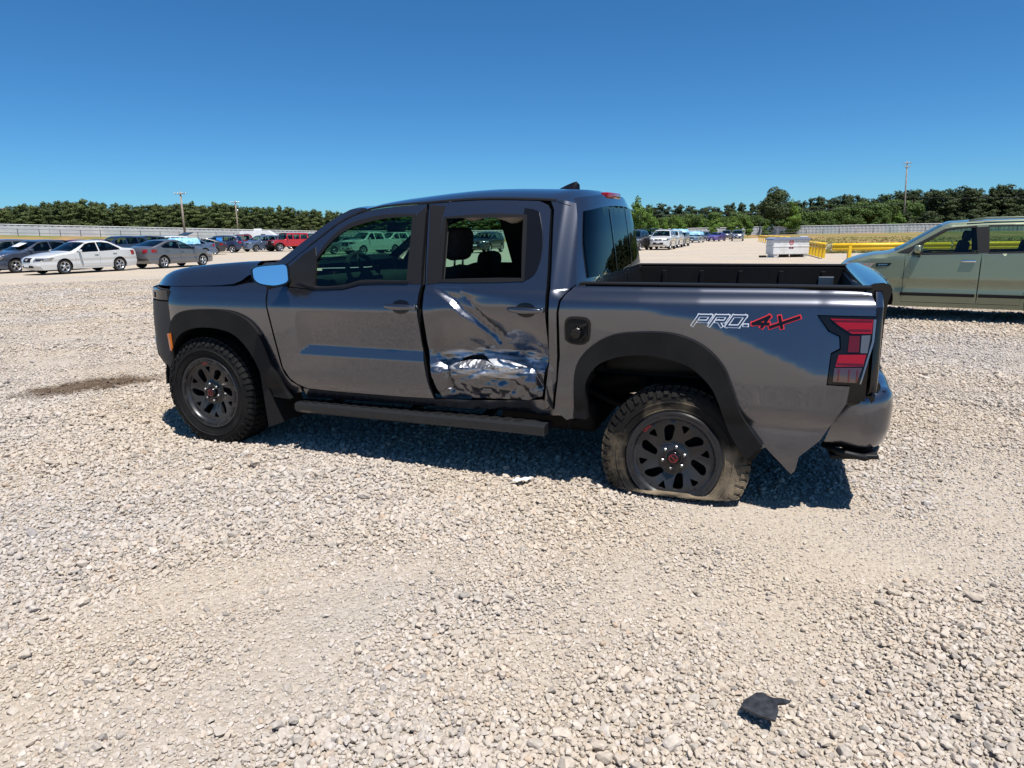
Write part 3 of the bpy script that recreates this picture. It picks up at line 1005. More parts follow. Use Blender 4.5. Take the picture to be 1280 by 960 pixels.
mb.box((-2.45, -.30, .42), (.75, .40, .18), bev=.05)
mb.box((.25, 0, .46), (.75, .8, .14), bev=.03)
mb.box((-2.40, 0, .34), (.62, 1.30, .20), bev=.04)
mb.box((-3.75, 0, .40), (.66, .66, .20), bev=.06)
mb.tube([(-1.2, -.2, .36), (-3.19, 0, .27)], .035, 8)
mb.tube([(-1.5, .25, .36), (-2.6, .3, .40), (-3.0, .5, .52), (-3.6, .55, .45), (-4.05, .5, .36)], .03, 8)
mb.box((-2.2, .72, .43), (.5, .10, .07), (0, 0, .05), .02)
tbuild(mb, 'chassis', M['iron'], None, True)
mb = MB()
mb.tube([(-3.2, .70, .247), (-3.2, -.70, .30)], .042, 10)
mb.lathe([(.02, -.13), (.10, -.11), (.135, -.03), (.135, .03), (.10, .11), (.02, .13)], 16, (-3.2, -.02, .275))
for s in (1, -1):
    R = [[(-2.62 - 1.2 * t, s * .56 + w, .48 - .16 * math.sin(math.pi * t) + h) for w, h in ((-.03, 0), (.03, 0), (.03, .03), (-.03, .03), (-.03, 0))] for t in np.linspace(0, 1, 9)]
    mb.grid(R)
    mb.tube([(-3.05, s * .60, .30), (-2.92, s * .52, .70)], .03, 8)
tbuild(mb, 'rear_axle', M['iron'], None, True)
mb = MB()
mb.tube([(0, .70, .35), (0, .3, .40), (0, -.3, .40), (0, -.70, .37)], .035, 8)
for s in (1, -1):
    mb.box((0, s * .55, .34), (.28, .30, .05), bev=.02)
    mb.tube([(-.05, s * .62, .38), (-.05, s * .55, .78)], .045, 8)
tbuild(mb, 'front_axle', M['iron'], None, True)
# wheel wells
for cx, zc, rr in ((-.02, .37, .485), (-3.09, .33, .49)):
    for s in (1, -1):
        mb = MB()
        R = []
        for k in range(17):
            a = math.pi * (1.0 - 1.0 * k / 16)
            R.append([(cx + rr * math.cos(a), s * y, zc + rr * .98 * math.sin(a)) for y in (.86, .70, .48)])
        mb.grid(R)
        if cx > -1:
            o = len(mb.V)
            c = [(r[2]) for r in R]
            mb.V += c
            mb.F.append(tuple(range(o, o + len(c))))
        tbuild(mb, 'wheel_well', M['dark'], None, True)

# fuel filler pocket, its cover missing
fo = cr([(-2.596, .935), (-2.605, .960), (-2.630, .974), (-2.705, .973), (-2.73, .960), (-2.741, .935), (-2.737, .86), (-2.725, .838), (-2.695, .822), (-2.64, .824), (-2.607, .838), (-2.597, .86)], 2, True)
fi = [tuple(np.array((-2.668, .90)) + (np.array(p) - np.array((-2.668, .90))) * .84) for p in fo]
ff = tpanel('fuel_filler', fo, [fi], M['gloss_black'], off=.006, depth=.01, step=.02)
tpanel('filler_pocket', fi, m=M['black'], off=-.0 + .002, depth=.0, step=.03, parent=ff)
mb = MB()
y0 = Yt(-2.66, .9)
mb.lathe([(.005, .022), (.028, .022), (.033, .014), (.033, .0)], 14, (-2.662, y0, .885))
mb.box((-2.662, y0 + .024, .885), (.05, .012, .010))
mb.box((-2.70, y0 + .008, .93), (.05, .010, .018), (0, .4, 0), .003)
mb.tube([(-2.70, y0 + .01, .93), (-2.72, y0 + .012, .89), (-2.69, y0 + .012, .85)], .005, 6)
tbuild(mb, 'filler_cap', M['gloss_black'], ff)

# ---------------- lettering: PRO in silver outline, 4X black with red outline
def strokes(segs, w, e, f):
    """flat ribbons along strokes; f maps (u,v) to a point"""
    mb = MB()
    for k, (a, b) in enumerate(segs):
        a, b = np.array(a, float), np.array(b, float)
        d = (b - a) / np.linalg.norm(b - a)
        n = np.array((-d[1], d[0])) * (w / 2 + e)
        a2, b2 = a - d * (w / 2 + e), b + d * (w / 2 + e)
        ns = 7
        mb.grid([[f(*(a2 + (b2 - a2) * i / ns + n), k) for i in range(ns + 1)], [f(*(a2 + (b2 - a2) * i / ns - n), k) for i in range(ns + 1)]])
    return mb
H = .049
def lt(segs, u0, w):
    out = []
    for (a, b) in segs:
        out.append((((u0 + a[0] * w) * .93 + a[1] * H * .62, a[1] * H), ((u0 + b[0] * w) * .93 + b[1] * H * .62, b[1] * H)))
    return out
LP = [((0, 0), (0, 1)), ((0, 1), (1, 1)), ((1, 1), (1, .42)), ((1, .42), (.25, .42))]
LR = [((0, 0), (0, 1)), ((0, 1), (1, 1)), ((1, 1), (1, .45)), ((1, .45), (.3, .45)), ((.5, .45), (1, 0))]
LO = [((0, 0), (0, 1)), ((0, 1), (1, 1)), ((1, 1), (1, 0)), ((1, 0), (0, 0))]
L4 = [((.72, 0), (.72, 1)), ((.72, 1), (0, .30)), ((0, .30), (1.0, .30))]
LX = [((0, 1), (.62, 0)), ((-.12, 0), (1.25, 1))]
pro = lt(LP, .0, .062) + lt(LR, .088, .062) + lt(LO, .176, .062) + lt([((0, .12), (.7, .12))], .262, .02)
fx4 = lt(L4, .300, .075) + lt(LX, .405, .075)
def onbody(off):
    return lambda u, v, k: tilt((-3.272 - u, Yt(-3.272 - u, .952 + v) + off + k * 2e-5, .952 + v))
for nm, segs, w, ma, mb_ in (('lettering', pro, .0095, M['silver_print'], TP), ('lettering', fx4, .015, M['red_print'], M['gloss_black'])):
    o = strokes(segs, w, .0040, onbody(.0022)).build(nm, ma, TRUCK)
    strokes(segs, w, -.0008, onbody(.0040)).build('letter_fill', mb_, o)

# ---------------- door mirrors
for s in (1, -1):
    c = Vector((-.742, s * 1.055, 1.185))
    mb = MB()
    rows = []
    outl = cr([(.125, .02), (.118, .055), (.06, .070), (-.05, .076), (-.118, .072), (-.128, .0), (-.118, -.055), (-.03, -.078), (.07, -.062), (.115, -.03)], 4, True)
    outl = [(u * .80, v * .80) for u, v in outl]
    # glass faces back and a little toward the viewer; the housing bulges forward
    nrm = Vector((-.60, s * .80, .115)).normalized() if s > 0 else Vector((-.95, s * .2, -.05)).normalized()
    up = Vector((0, 0, 1))
    ax = up.cross(nrm).normalized() * (-1 if s > 0 else 1)
    up = nrm.cross(ax) * (-1 if s > 0 else 1)
    if up.z < 0: up = -up
    for dpt, k in ((0, 1.0), (0, 1.09), (-.02, 1.13), (-.055, 1.08), (-.085, .88), (-.105, .5), (-.108, .05)):
        rows.append([tuple(c + ax * u * k + up * v * k + nrm * dpt) for u, v in outl + outl[:1]])
    mb.grid(rows)
    mr = auto(tbuild(mb, 'door_mirror', M['gloss_black'], None, True), 50)
    mb = MB()
    mb.V = [tuple(c + ax * u * .99 + up * v * .99 + nrm * .002) for u, v in outl]
    mb.F = [tuple(range(len(outl)))]
    tbuild(mb, 'mirror_glass', M['mirror'], mr)
    mb = MB()
    yb = s * Yt(-.70, 1.15)
    mb.tube([(-.70, yb - s * .03, 1.14), (-.72, yb + s * .05, 1.135), tuple(c + Vector((.05, -s * .03, -.06)))], [.035, .028, .03], 8)
    tbuild(mb, 'mirror_arm', M['black'], mr, True)
    tpanel('mirror_base', [(-.585, 1.112), (-.93, 1.088), (-.90, 1.25), (-.865, 1.34), (-.78, 1.30), (-.66, 1.205)], m=M['black'], off=.006, depth=.02, s=s, step=.04)

# ---------------- wheels
TYRE = vary(mat('tyre_rubber', (0.02, 0.02, 0.02), 0.8, spec=.12), (0.010, 0.010, 0.010), (0.026, 0.024, 0.022), 7, 8, 0.42, 0.8, (0.65, 0.95), .2, 120)
MUD = vary(mat('muddy_tyre', (0.02, 0.02, 0.02), 0.85, spec=.12), (0.012, 0.011, 0.010), (0.22, 0.175, 0.12), 3.6, 9, 0.47, 0.66, (0.7, 0.95), .3, 90)
RIMM = vary(mat('rim_satin', (0.035, 0.036, 0.04), 0.32, 0.0, 0, .5), (0.015, 0.0155, 0.019), (0.032, 0.031, 0.031), 6, 7, 0.45, 0.8, (0.22, 0.42))

def truck_tyre(flat=False):
    mb = MB()
    Rr, Wd = .378, .132
    prof = [(.222, .098), (.228, .112), (.245, .122), (.28, .134), (.315, .138), (.345, .134), (.366, .124), (Rr - .004, .108), (Rr, .085), (Rr, 0)]
    full = prof + [(r, -y) for r, y in prof[::-1][1:]]
    mb.lathe(full, 60)
    NP = 54
    def blk(a0, a1, r0, r1, y0, y1, sk=0.0):
        pts = []
        for r in (r0, r1):
            for a, y in ((a0, y0), (a1, y0), (a1 + sk, y1), (a0 + sk, y1)):
                pts.append((r * math.cos(a), y, r * math.sin(a)))
        mb.add(pts, [(4, 5, 6, 7), (0, 1, 5, 4), (1, 2, 6, 5), (2, 3, 7, 6), (3, 0, 4, 7)])
    st = 2 * math.pi / NP
    for k in range(NP):
        a = k * st
        blk(a, a + st * .70, Rr - .002, Rr + .014, .072, .112, .02)
        blk(a + st * .4, a + st * 1.08, Rr - .002, Rr + .015, .030, .064, -.05)
        blk(a, a + st * .66, Rr - .002, Rr + .015, -.018, .022, .05)
        blk(a + st * .4, a + st * 1.08, Rr - .002, Rr + .015, -.064, -.026, -.05)
        blk(a, a + st * .70, Rr - .002, Rr + .014, -.112, -.072, .02)
        # shoulder lugs running down the sidewall
        ln = .335 if k % 2 else .350
        pts = []
        for (r, y) in ((Rr + .012, .108), (.366, .131), (ln, .141)):
            for q in (0.02, .62):
                aa = a + st * q
                pts.append((r * math.cos(aa), y, r * math.sin(aa)))
        for (r, y) in ((Rr - .006, .100), (.362, .120), (ln, .130)):
            for q in (0.02, .62):
                aa = a + st * q
                pts.append((r * math.cos(aa), y, r * math.sin(aa)))
        mb.add(pts, [(0, 1, 3, 2), (2, 3, 5, 4), (0, 2, 8, 6), (2, 4, 10, 8), (1, 7, 9, 3), (3, 9, 11, 5), (4, 5, 11, 10)])
        pi_ = [(x, -y, z) for x, y, z in pts]
        mb.add(pi_, [(2, 3, 1, 0), (4, 5, 3, 2), (6, 8, 2, 0), (8, 10, 4, 2), (3, 9, 7, 1), (5, 11, 9, 3), (10, 11, 5, 4)])
    # raised ring and letters band on the sidewall
    mb.lathe([(.300, .136), (.303, .1405), (.307, .1405), (.310, .137)], 60)
    mb.lathe([(.262, .128), (.264, .132), (.268, .132), (.270, .130)], 60)
    if flat:
        out = []
        for x, y, z in mb.V:
            if z < -.12:
                k = min(1.0, (-.12 - z) / .14)
                rr = math.hypot(x, z)
                w = min(1, max(0, (rr - .22) / .08))
                y += math.copysign(.016 * k * w, y) if abs(y) > .02 else 0
                if z < -.188:
                    ex = -.188 - z
                    y += math.copysign(.22 * ex * w, y) if abs(y) > .05 else 0
                    z = -.188 - .03 * ex
                    x *= 1 + .25 * ex
            out.append((x, y, z))
        mb.V = out
    else:
        mb.V = [(x, y, max(z, -.345) if z > -.45 else z) for x, y, z in mb.V]
    return mb

def truck_rim(parent):
    # face plate with cut-outs
    def slot(a, r0, r1, w0, w1, skew=0.0):
        out = []
        n = 5
        for i in range(n + 1):
            t = i / n * math.pi
            out.append((r1 + w1 * math.sin(t) * .8, -w1 * math.cos(t)))
        for i in range(n + 1):
            t = i / n * math.pi
            out.append((r0 - w0 * math.sin(t) * .8, w0 * math.cos(t)))
        ca, sa = math.cos(a), math.sin(a)
        res = []
        for r, q in out:
            q += skew * (r - (r0 + r1) / 2)
            res.append((r * ca - q * sa, r * sa + q * ca))
        return res
    holes = []
    for k in range(6):
        a = math.radians(5 + 60 * k)
        holes.append(slot(a, .098, .146, .019, .027, .30))
        b = a + math.radians(31)
        tri = [(.140, -.004), (.128, .003), (.140, .010), (.165, .020), (.170, .012), (.168, -.014), (.160, -.018)]
        holes.append([(r * math.cos(b) - q * math.sin(b), r * math.sin(b) + q * math.cos(b)) for r, q in tri])
    outer = [(.196 * math.cos(i * math.pi / 32), .196 * math.sin(i * math.pi / 32)) for i in range(64)]
    P, T = fill(outer, holes, .016)
    def f(u, v):
        r = math.hypot(u, v)
        return (u, interp(r, [0, .05, .08, .15, .185, .196], [.080, .080, .070, .088, .092, .088]), v)
    def fb(u, v):
        p = f(u, v)
        return (p[0], p[1] - .035, p[2])
    V, F, NN = lift(P, T, f, fb, flip=True)
    rim = obj('rim', V, F, RIMM, parent, True, NN)
    rim.scale = (1.09, 1.0, 1.09)
    rim.location.y = .016
    mb = MB()
    mb.lathe([(.186, .090), (.196, .098), (.200, .112), (.228, .116), (.234, .108), (.232, .095), (.222, .085), (.205, .03), (.195, -.10)], 56)
    auto(mb.build('rim_lip', RIMM, rim, True), 40)
    mb = MB()
    for k in range(12):
        a0 = math.radians(30 * k + 4)
        a1 = math.radians(30 * k + 26)
        R = [[(r * math.cos(a), .1166 if r > .203 else .1145, r * math.sin(a)) for r in (.2045, .2145)] for a in np.linspace(a0, a1, 6)]
        mb.grid([[(p[0], .1185, p[2]) for p in r] for r in R])
    mb.build('rim_slot', M['dark'], rim)
    mb = MB()
    mb.lathe([(.20, -.02), (.05, -.02), (.05, -.03), (.20, -.10)], 32)
    mb.build('brake_drum', M['iron'], rim)
    mb = MB()
    mb.lathe([(.175, .012), (.172, .018), (.07, .018), (.07, .05)], 32)
    mb.build('brake_disc', M['iron'], rim, True)
    mb = MB()
    mb.lathe([(.0, .104), (.026, .104), (.031, .100), (.034, .085), (.034, .07)], 24)
    cap = auto(mb.build('hub_cap', M['gloss_black'], rim, True), 40)
    mb = MB()
    mb.lathe([(.017, .1050), (.021, .1050)], 24)
    for a in (-35, 145):
        c_, s_ = math.cos(math.radians(a)), math.sin(math.radians(a))
    mb.grid([[(-.016, .1054, -.011), (.016, .1054, .007)], [(-.016, .1054, -.006), (.016, .1054, .012)]])
    mb.build('emblem', mat('dull_red', (.22, .014, .014), .45), cap)
    for k in range(6):
        a = math.radians(30 + 60 * k)
        mb = MB()
        mb.lathe([(.0, .098), (.006, .098), (.0095, .094), (.010, .075)], 6, (.055 * math.cos(a), 0, .055 * math.sin(a)))
        mb.build('lug_nut', M['steel'], rim)
    # the red word on the outer ring
    segs = []
    for L_, u0 in ((LP, 0), (LR, .017), (LO, .034)):
        for a, b in L_:
            segs.append(((u0 + a[0] * .011 + a[1] * .004, a[1] * .013), (u0 + b[0] * .011 + b[1] * .004, b[1] * .013)))
    def fr(u, v, k):
        ang = math.radians(160) + 0.0
        r = .199 + 0.0
        # runs clockwise along the ring, tops outward (viewed from outside: x to the left)
        a = math.radians(35) - (u - .022) / .2
        rr = .186 + v
        return (rr * math.cos(a), (.0945 if rr < .196 else .1005) + .006 + .0006 + k * 1e-5, rr * math.sin(a))
    strokes(segs, .0030, 0, fr).build('lettering', M['red_print'], rim)
    return rim

def copy_tree(o, parent=None):
    c = o.copy()
    COL.objects.link(c)
    if parent is not None: c.parent = parent
    for ch in list(o.children):
        copy_tree(ch, c)
    return c

w0 = truck_tyre(False).build('wheel', TYRE, TRUCK, False)
auto(w0, 30)
truck_rim(w0)
w0.location = (0, .787, .352)
w0.rotation_euler = (0, math.radians(-48), 0)
w1 = truck_tyre(True).build('wheel', MUD, TRUCK, False)
auto(w1, 30)
w1['label'] = 'flat muddy rear wheel'
w1.location = (-3.2, .795, .228)
w1.rotation_euler = (math.radians(3), 0, math.radians(1))
for ch in list(w0.children):
    c = copy_tree(ch, w1)
    c.rotation_euler = (0, math.radians(-12), 0)
    c.location.y = .024
for x in (0, -3.2):
    c = copy_tree(w0, TRUCK)
    c.location = (x, -.787, .385)
    c.rotation_euler = (0, math.radians(20), math.pi)

# ---------------- cabin
def seat(x, y, dz=0.0):
    kids = []
    mb = MB()
    mb.box((x + .24, y, .72), (.52, .50, .16), (0, -.06, 0), .05, 3)
    s_ = mb.build('seat', M['cloth'], TRUCK, True)
    mb = MB()
    R = []
    for t in np.linspace(0, 1, 9):
        z = .76 + .44 * t
        xx = x - .02 - .17 * t
        w = .25 - .05 * t ** 3
        d = .07 - .02 * t
        R.append([(xx + d, y - w * .8, z), (xx + d * .7, y - w, z), (xx - d, y - w * .95, z), (xx - d * 1.2, y, z), (xx - d, y + w * .95, z), (xx + d * .7, y + w, z), (xx + d, y + w * .8, z), (xx + d * .8, y, z), (xx + d, y - w * .8, z)])
    mb.grid(R)
    mb.grid([[tuple(np.array(p) * (1, 1, 1)) for p in R[-1]], [(x - .19, y, 1.225)] * 9])
    mb.build('backrest', M['cloth'], s_, True)
    mb = MB()
    hx, hz = x - .185, 1.355
    mb.box((hx, y, hz), (.12, .27, .21), (0, -.15, 0), .055, 4)
    hr = mb.build('headrest', M['cloth'], s_, True)
    mb = MB()
    for q in (-.06, .06):
        mb.tube([(hx + .005, y + q, 1.20), (hx, y + q, 1.28)], .007, 6)
    mb.build('headrest_post', M['steel'], hr, True)
    s_.location.z = dz
    return s_
seat(-1.52, .38)
seat(-1.40, -.38, -.17)
mb = MB()
mb.box((-2.22, 0, .74), (.48, 1.36, .16), bev=.05)
rs = mb.build('rear_seat', M['cloth'], TRUCK, True)
mb = MB()
mb.box((-2.45, 0, .98), (.14, 1.36, .46), (0, -.2, 0), .05)
mb.build('backrest', M['cloth'], rs, True)
for y in (.42, -.42):
    mb = MB()
    mb.box((-2.47, y, 1.28), (.10, .25, .17), (0, -.1, 0), .045, 3)
    mb.build('headrest', M['cloth'], rs, True)
mb = MB()
mb.box((-.62, 0, 1.02), (.40, 1.50, .22), bev=.06, seg=3)
mb.box((-.78, .38, 1.10), (.14, .34, .10), bev=.04, seg=3)
mb.box((-.82, 0, .90), (.16, .34, .30), bev=.03)
mb.box((-1.35, 0, .78), (.9, .26, .22), bev=.04)
mb.box((-1.5, 0, .58), (2.0, 1.55, .04))
mb.build('dashboard', M['cloth'], TRUCK, True)
mb = MB()
mb.tube([(-.80, .38, 1.06), (-.97, .38, 1.12)], .03, 8)
ring_ = []
ax = Vector((-.90, 0, .43)).normalized()
e1 = Vector((0, 1, 0)); e2 = ax.cross(e1)
c0 = Vector((-.99, .38, 1.125))
mb.tube([tuple(c0 + .185 * (math.cos(a) * e1 + math.sin(a) * e2)) for a in np.linspace(0, 2 * math.pi, 29)], .017, 8, False)
for a in (0, math.pi, -math.pi / 2):
    mb.tube([tuple(c0 - ax * .01), tuple(c0 + .18 * (math.cos(a) * e1 + math.sin(a) * e2))], .016, 6)
mb.lathe([(.0, .02), (.05, .02), (.06, 0)], 12, tuple(c0))
mb.build('steering_wheel', M['cloth'], TRUCK, True)
mb = MB()
mb.box((-1.02, 0, 1.47), (.03, .24, .07), (0, -.2, 0), .015)
mb.tube([(-1.02, 0, 1.48), (-.97, 0, 1.56)], .01, 6)
mb.build('inside_mirror', M['black'], TRUCK, True)
# ceiling trim that has come loose over the broken window, and the grab handle
mb = MB()
R = []
for i in range(13):
    t = i / 12
    x = -1.80 - .47 * t
    sag = .028 * math.sin(t * math.pi * 2.2) ** 2 + (.035 if t > .68 else 0) * math.sin((t - .68) / .32 * math.pi)
    R.append([(x, .62, 1.54 - sag * .5), (x, .60, 1.522 - sag), (x, .57, 1.516 - sag), (x, .54, 1.53 - sag * .5)])
mb.grid(R)
mb.build('roof_trim', M['headliner'], TRUCK, True)
# torn metal edges round the hole in the rear door
SCRAPE = vary(mat('bare_metal', (0.5, 0.51, 0.53), 0.3, 1.0), (0.62, 0.63, 0.66), (0.22, 0.22, 0.24), 14, 8, 0.4, 0.6, (0.35, 0.6))
for poly in ([(-1.89, .650), (-1.93, .674), (-1.98, .684), (-2.06, .688), (-2.12, .676), (-2.18, .668), (-2.10, .655), (-1.98, .648)],
             [(-2.12, .660), (-2.20, .668), (-2.27, .664), (-2.33, .672), (-2.26, .645), (-2.18, .640)]):
    tpanel('torn_edge', poly, m=SCRAPE, off=.010, depth=.02, step=.012, parent=rd if False else None, Y=lambda x, z: Ydent(x, z) + .012 * abs(noise.noise(Vector((x * 60, z * 60, 2)))))
# ------------------------------------------------------------------ other cars: one builder, several body kinds
C_TYRE = mat('car_tyre', (0.018, 0.018, 0.018), 0.85)
C_RIM = mat('alloy', (0.55, 0.56, 0.58), 0.3, 0.9)
C_DRIM = mat('dark_alloy', (0.10, 0.10, 0.11), 0.4, 0.8)
DEF = dict(tyre=C_TYRE, rim=C_RIM, glass=M['glass_car'], black=M['black'], dark=M['dark'], red=M['red_lens'], clear=M['clear_lens'], chrome=M['chrome'], cloth=M['cloth'], amber=M['amber'], gloss=M['gloss_black'], white=M['white'])

def smooth_outline(o, n):
    """(x, z, bulge, part) points, catmull-rom between; the part name belongs to the piece that starts there"""
    P = [p[:3] for p in o]
    res = []
    for i in range(len(P) - 1):
        seg = cr([P[max(0, i - 1)], P[i], P[i + 1], P[min(len(P) - 1, i + 2)]], n)
        if i == 0: seg = seg[n:2 * n] if False else cr([P[0], P[1], P[min(len(P) - 1, 2)]], n)[:n]
        elif i == len(P) - 2: seg = cr([P[i - 1], P[i], P[i + 1]], n)[n:2 * n]
        else: seg = seg[n:2 * n]
        res += [(*s, o[i][3]) for s in seg]
    res.append((*P[-1], o[-1][3]))
    return res

KINDS = {}
KINDS['sedan'] = dict(W=1.80, wb=2.75, r=.325, ra=.375, sill=.21, fine=1,
    out=[(2.24, .20, .14, 'body'), (2.33, .34, .16, 'body'), (2.34, .52, .17, 'body'), (2.27, .70, .17, 'body'), (2.00, .80, .16, 'body'), (1.50, .91, .10, 'body'), (.98, .985, .12, 'windshield'), (.12, 1.37, .10, 'body'), (-.10, 1.43, .06, 'body'), (-.55, 1.455, 0, 'body'), (-1.00, 1.41, -.05, 'rear_window'), (-1.70, 1.10, -.10, 'body'), (-2.20, 1.06, -.10, 'body'), (-2.38, 1.00, -.10, 'body'), (-2.44, .80, -.10, 'body'), (-2.46, .50, -.10, 'body'), (-2.36, .24, -.08, 'body')],
    belt=[(-2.4, 1.0), (-1.5, 1.0), (1.0, .90), (2.3, .82)],
    wins=[[(.76, .955), (.20, 1.30), (-.02, 1.355), (-.30, 1.375), (-.32, .975)], [(-.40, .980), (-.38, 1.378), (-.62, 1.378), (-.98, 1.325), (-1.42, 1.08), (-1.46, 1.03)]],
    doors=[(.86, -.35), (-.35, -1.30)], head=(.38, .60, .74), tail=(.35, .78, .98), grille=(.36, .56, .74), lowg=(.5, .30, .40), mirror=(.66, .97))
KINDS['coupe'] = dict(W=1.78, wb=2.70, r=.325, ra=.375, sill=.22, fine=1,
    out=[(2.16, .22, .16, 'body'), (2.26, .36, .18, 'body'), (2.26, .54, .18, 'body'), (2.14, .72, .18, 'body'), (1.80, .84, .14, 'body'), (1.35, .94, .10, 'body'), (.98, 1.00, .14, 'windshield'), (.00, 1.39, .10, 'body'), (-.25, 1.44, .05, 'body'), (-.60, 1.445, 0, 'body'), (-1.00, 1.39, -.06, 'rear_window'), (-1.85, 1.12, -.12, 'body'), (-2.15, 1.07, -.12, 'body'), (-2.24, .98, -.12, 'body'), (-2.27, .78, -.12, 'body'), (-2.27, .50, -.12, 'body'), (-2.14, .26, -.08, 'body')],
    belt=[(-2.4, 1.08), (-1.5, 1.05), (.9, .92), (2.3, .80)],
    wins=[[(.80, .97), (.12, 1.31), (-.20, 1.375), (-.22, 1.0)], [(-.28, 1.0), (-.26, 1.378), (-.60, 1.375), (-.95, 1.32), (-1.45, 1.14), (-1.35, 1.06)]],
    doors=[(.85, -.25), (-.25, -1.25)], head=(.55, .62, .78), tail=(.5, .82, .98), grille=(.40, .45, .55), lowg=(.5, .30, .38), mirror=(.66, 1.0))
KINDS['suv'] = dict(W=1.86, wb=2.69, r=.35, ra=.41, sill=.30, fine=0,
    out=[(2.12, .28, .16, 'body'), (2.22, .42, .18, 'body'), (2.22, .65, .18, 'body'), (2.14, .92, .18, 'body'), (1.85, 1.02, .14, 'body'), (1.15, 1.13, .12, 'windshield'), (.40, 1.58, .10, 'body'), (.1, 1.655, .05, 'body'), (-.60, 1.68, 0, 'body'), (-1.60, 1.63, -.04, 'body'), (-1.85, 1.57, -.06, 'rear_window'), (-2.12, 1.12, -.08, 'body'), (-2.20, .95, -.08, 'body'), (-2.25, .60, -.08, 'body'), (-2.12, .34, -.06, 'body')],
    belt=[(-2.3, 1.15), (1.1, 1.03), (2.3, .95)],
    wins=[[(.92, 1.10), (.40, 1.48), (.20, 1.555), (-.20, 1.575), (-.22, 1.10)], [(-.30, 1.10), (-.28, 1.578), (-1.05, 1.57), (-1.10, 1.14)], [(-1.18, 1.15), (-1.14, 1.565), (-1.60, 1.53), (-1.80, 1.22)]],
    doors=[(.98, -.25), (-.27, -1.15)], head=(.45, .80, .96), tail=(.22, .90, 1.15), grille=(.42, .80, .90), lowg=(.62, .45, .62), mirror=(.80, 1.14))
KINDS['pickup'] = dict(W=1.92, wb=3.35, r=.37, ra=.43, sill=.38, fine=0,
    out=[(2.52, .40, .10, 'body'), (2.60, .55, .12, 'body'), (2.62, .80, .12, 'body'), (2.56, 1.08, .12, 'body'), (2.30, 1.16, .10, 'body'), (1.45, 1.24, .12, 'windshield'), (.80, 1.72, .10, 'body'), (.5, 1.80, .05, 'body'), (-.30, 1.80, 0, 'body'), (-.62, 1.74, 0, 'rear_window'), (-.78, 1.24, 0, 'body'), (-.80, 1.22, 0, 'deck'), (-2.70, 1.22, 0, 'body'), (-2.74, 1.18, 0, 'body'), (-2.76, .80, 0, 'body'), (-2.72, .48, 0, 'body')],
    belt=[(-2.8, 1.16), (1.4, 1.16), (2.6, 1.08)],
    wins=[[(1.22, 1.20), (.80, 1.62), (.62, 1.69), (.42, 1.70), (.40, 1.20)], [(.32, 1.20), (.34, 1.70), (-.42, 1.69), (-.56, 1.20)]],
    doors=[(1.28, .36), (.34, -.62)], head=(.25, .88, 1.06), tail=(.12, .80, 1.15), grille=(.55, .72, 1.02), lowg=(.6, .45, .55), mirror=(1.05, 1.25))
KINDS['jeep'] = dict(W=1.80, wb=2.95, r=.41, ra=.48, sill=.52, fine=0, sharp=1,
    out=[(1.98, .55, .02, 'body'), (2.05, .62, .03, 'body'), (2.06, 1.05, .03, 'body'), (2.02, 1.12, .03, 'body'), (1.30, 1.19, .02, 'body'), (.72, 1.22, .02, 'windshield'), (.46, 1.80, .02, 'body'), (.40, 1.86, .02, 'body'), (-.6, 1.88, 0, 'body'), (-1.90, 1.86, 0, 'body'), (-1.97, 1.80, 0, 'rear_window'), (-2.02, 1.22, 0, 'body'), (-2.03, .62, 0, 'body'), (-2.00, .55, 0, 'body')],
    belt=[(-2.3, 1.2), (2.3, 1.2)],
    wins=[[(.60, 1.24), (.40, 1.72), (-.12, 1.74), (-.12, 1.24)], [(-.24, 1.24), (-.24, 1.74), (-.95, 1.74), (-.95, 1.24)], [(-1.08, 1.24), (-1.08, 1.73), (-1.86, 1.72), (-1.90, 1.24)]],
    doors=[(.66, -.17), (-.19, -1.0)], head=(.02, .88, 1.06), tail=(.02, .85, 1.1), grille=(.35, .72, 1.06), lowg=(.9, .56, .66), mirror=(.55, 1.30))
KINDS['hatch'] = dict(W=1.79, wb=2.55, r=.325, ra=.385, sill=.22, fine=2,
    out=[(1.70, .22, .08, 'body'), (1.77, .36, .09, 'body'), (1.79, .58, .09, 'body'), (1.75, .80, .09, 'body'), (1.62, .945, .07, 'body'), (1.28, 1.055, .06, 'body'), (.93, 1.12, .05, 'windshield'), (.30, 1.52, .03, 'body'), (.06, 1.575, .02, 'body'), (-.60, 1.605, 0, 'body'), (-1.50, 1.60, -.02, 'body'), (-1.82, 1.55, -.04, 'rear_window'), (-1.96, 1.10, -.07, 'body'), (-2.03, .85, -.08, 'body'), (-2.05, .50, -.08, 'body'), (-1.95, .26, -.06, 'body')],
    belt=[(-2.3, 1.12), (.8, 1.04), (2.2, .9)],
    wins=[[(.70, 1.085), (.62, 1.20), (.22, 1.455), (.10, 1.478), (-.17, 1.495), (-.22, 1.095)], [(-.36, 1.10), (-.33, 1.51), (-1.20, 1.515), (-1.30, 1.15), (-1.24, 1.12)]],
    doors=[(.78, -.27), (-.27, -1.24)], head=(.45, .74, .93), tail=(.10, .95, 1.5), grille=(.40, .76, .84), lowg=(.6, .36, .56), mirror=(.60, 1.13))
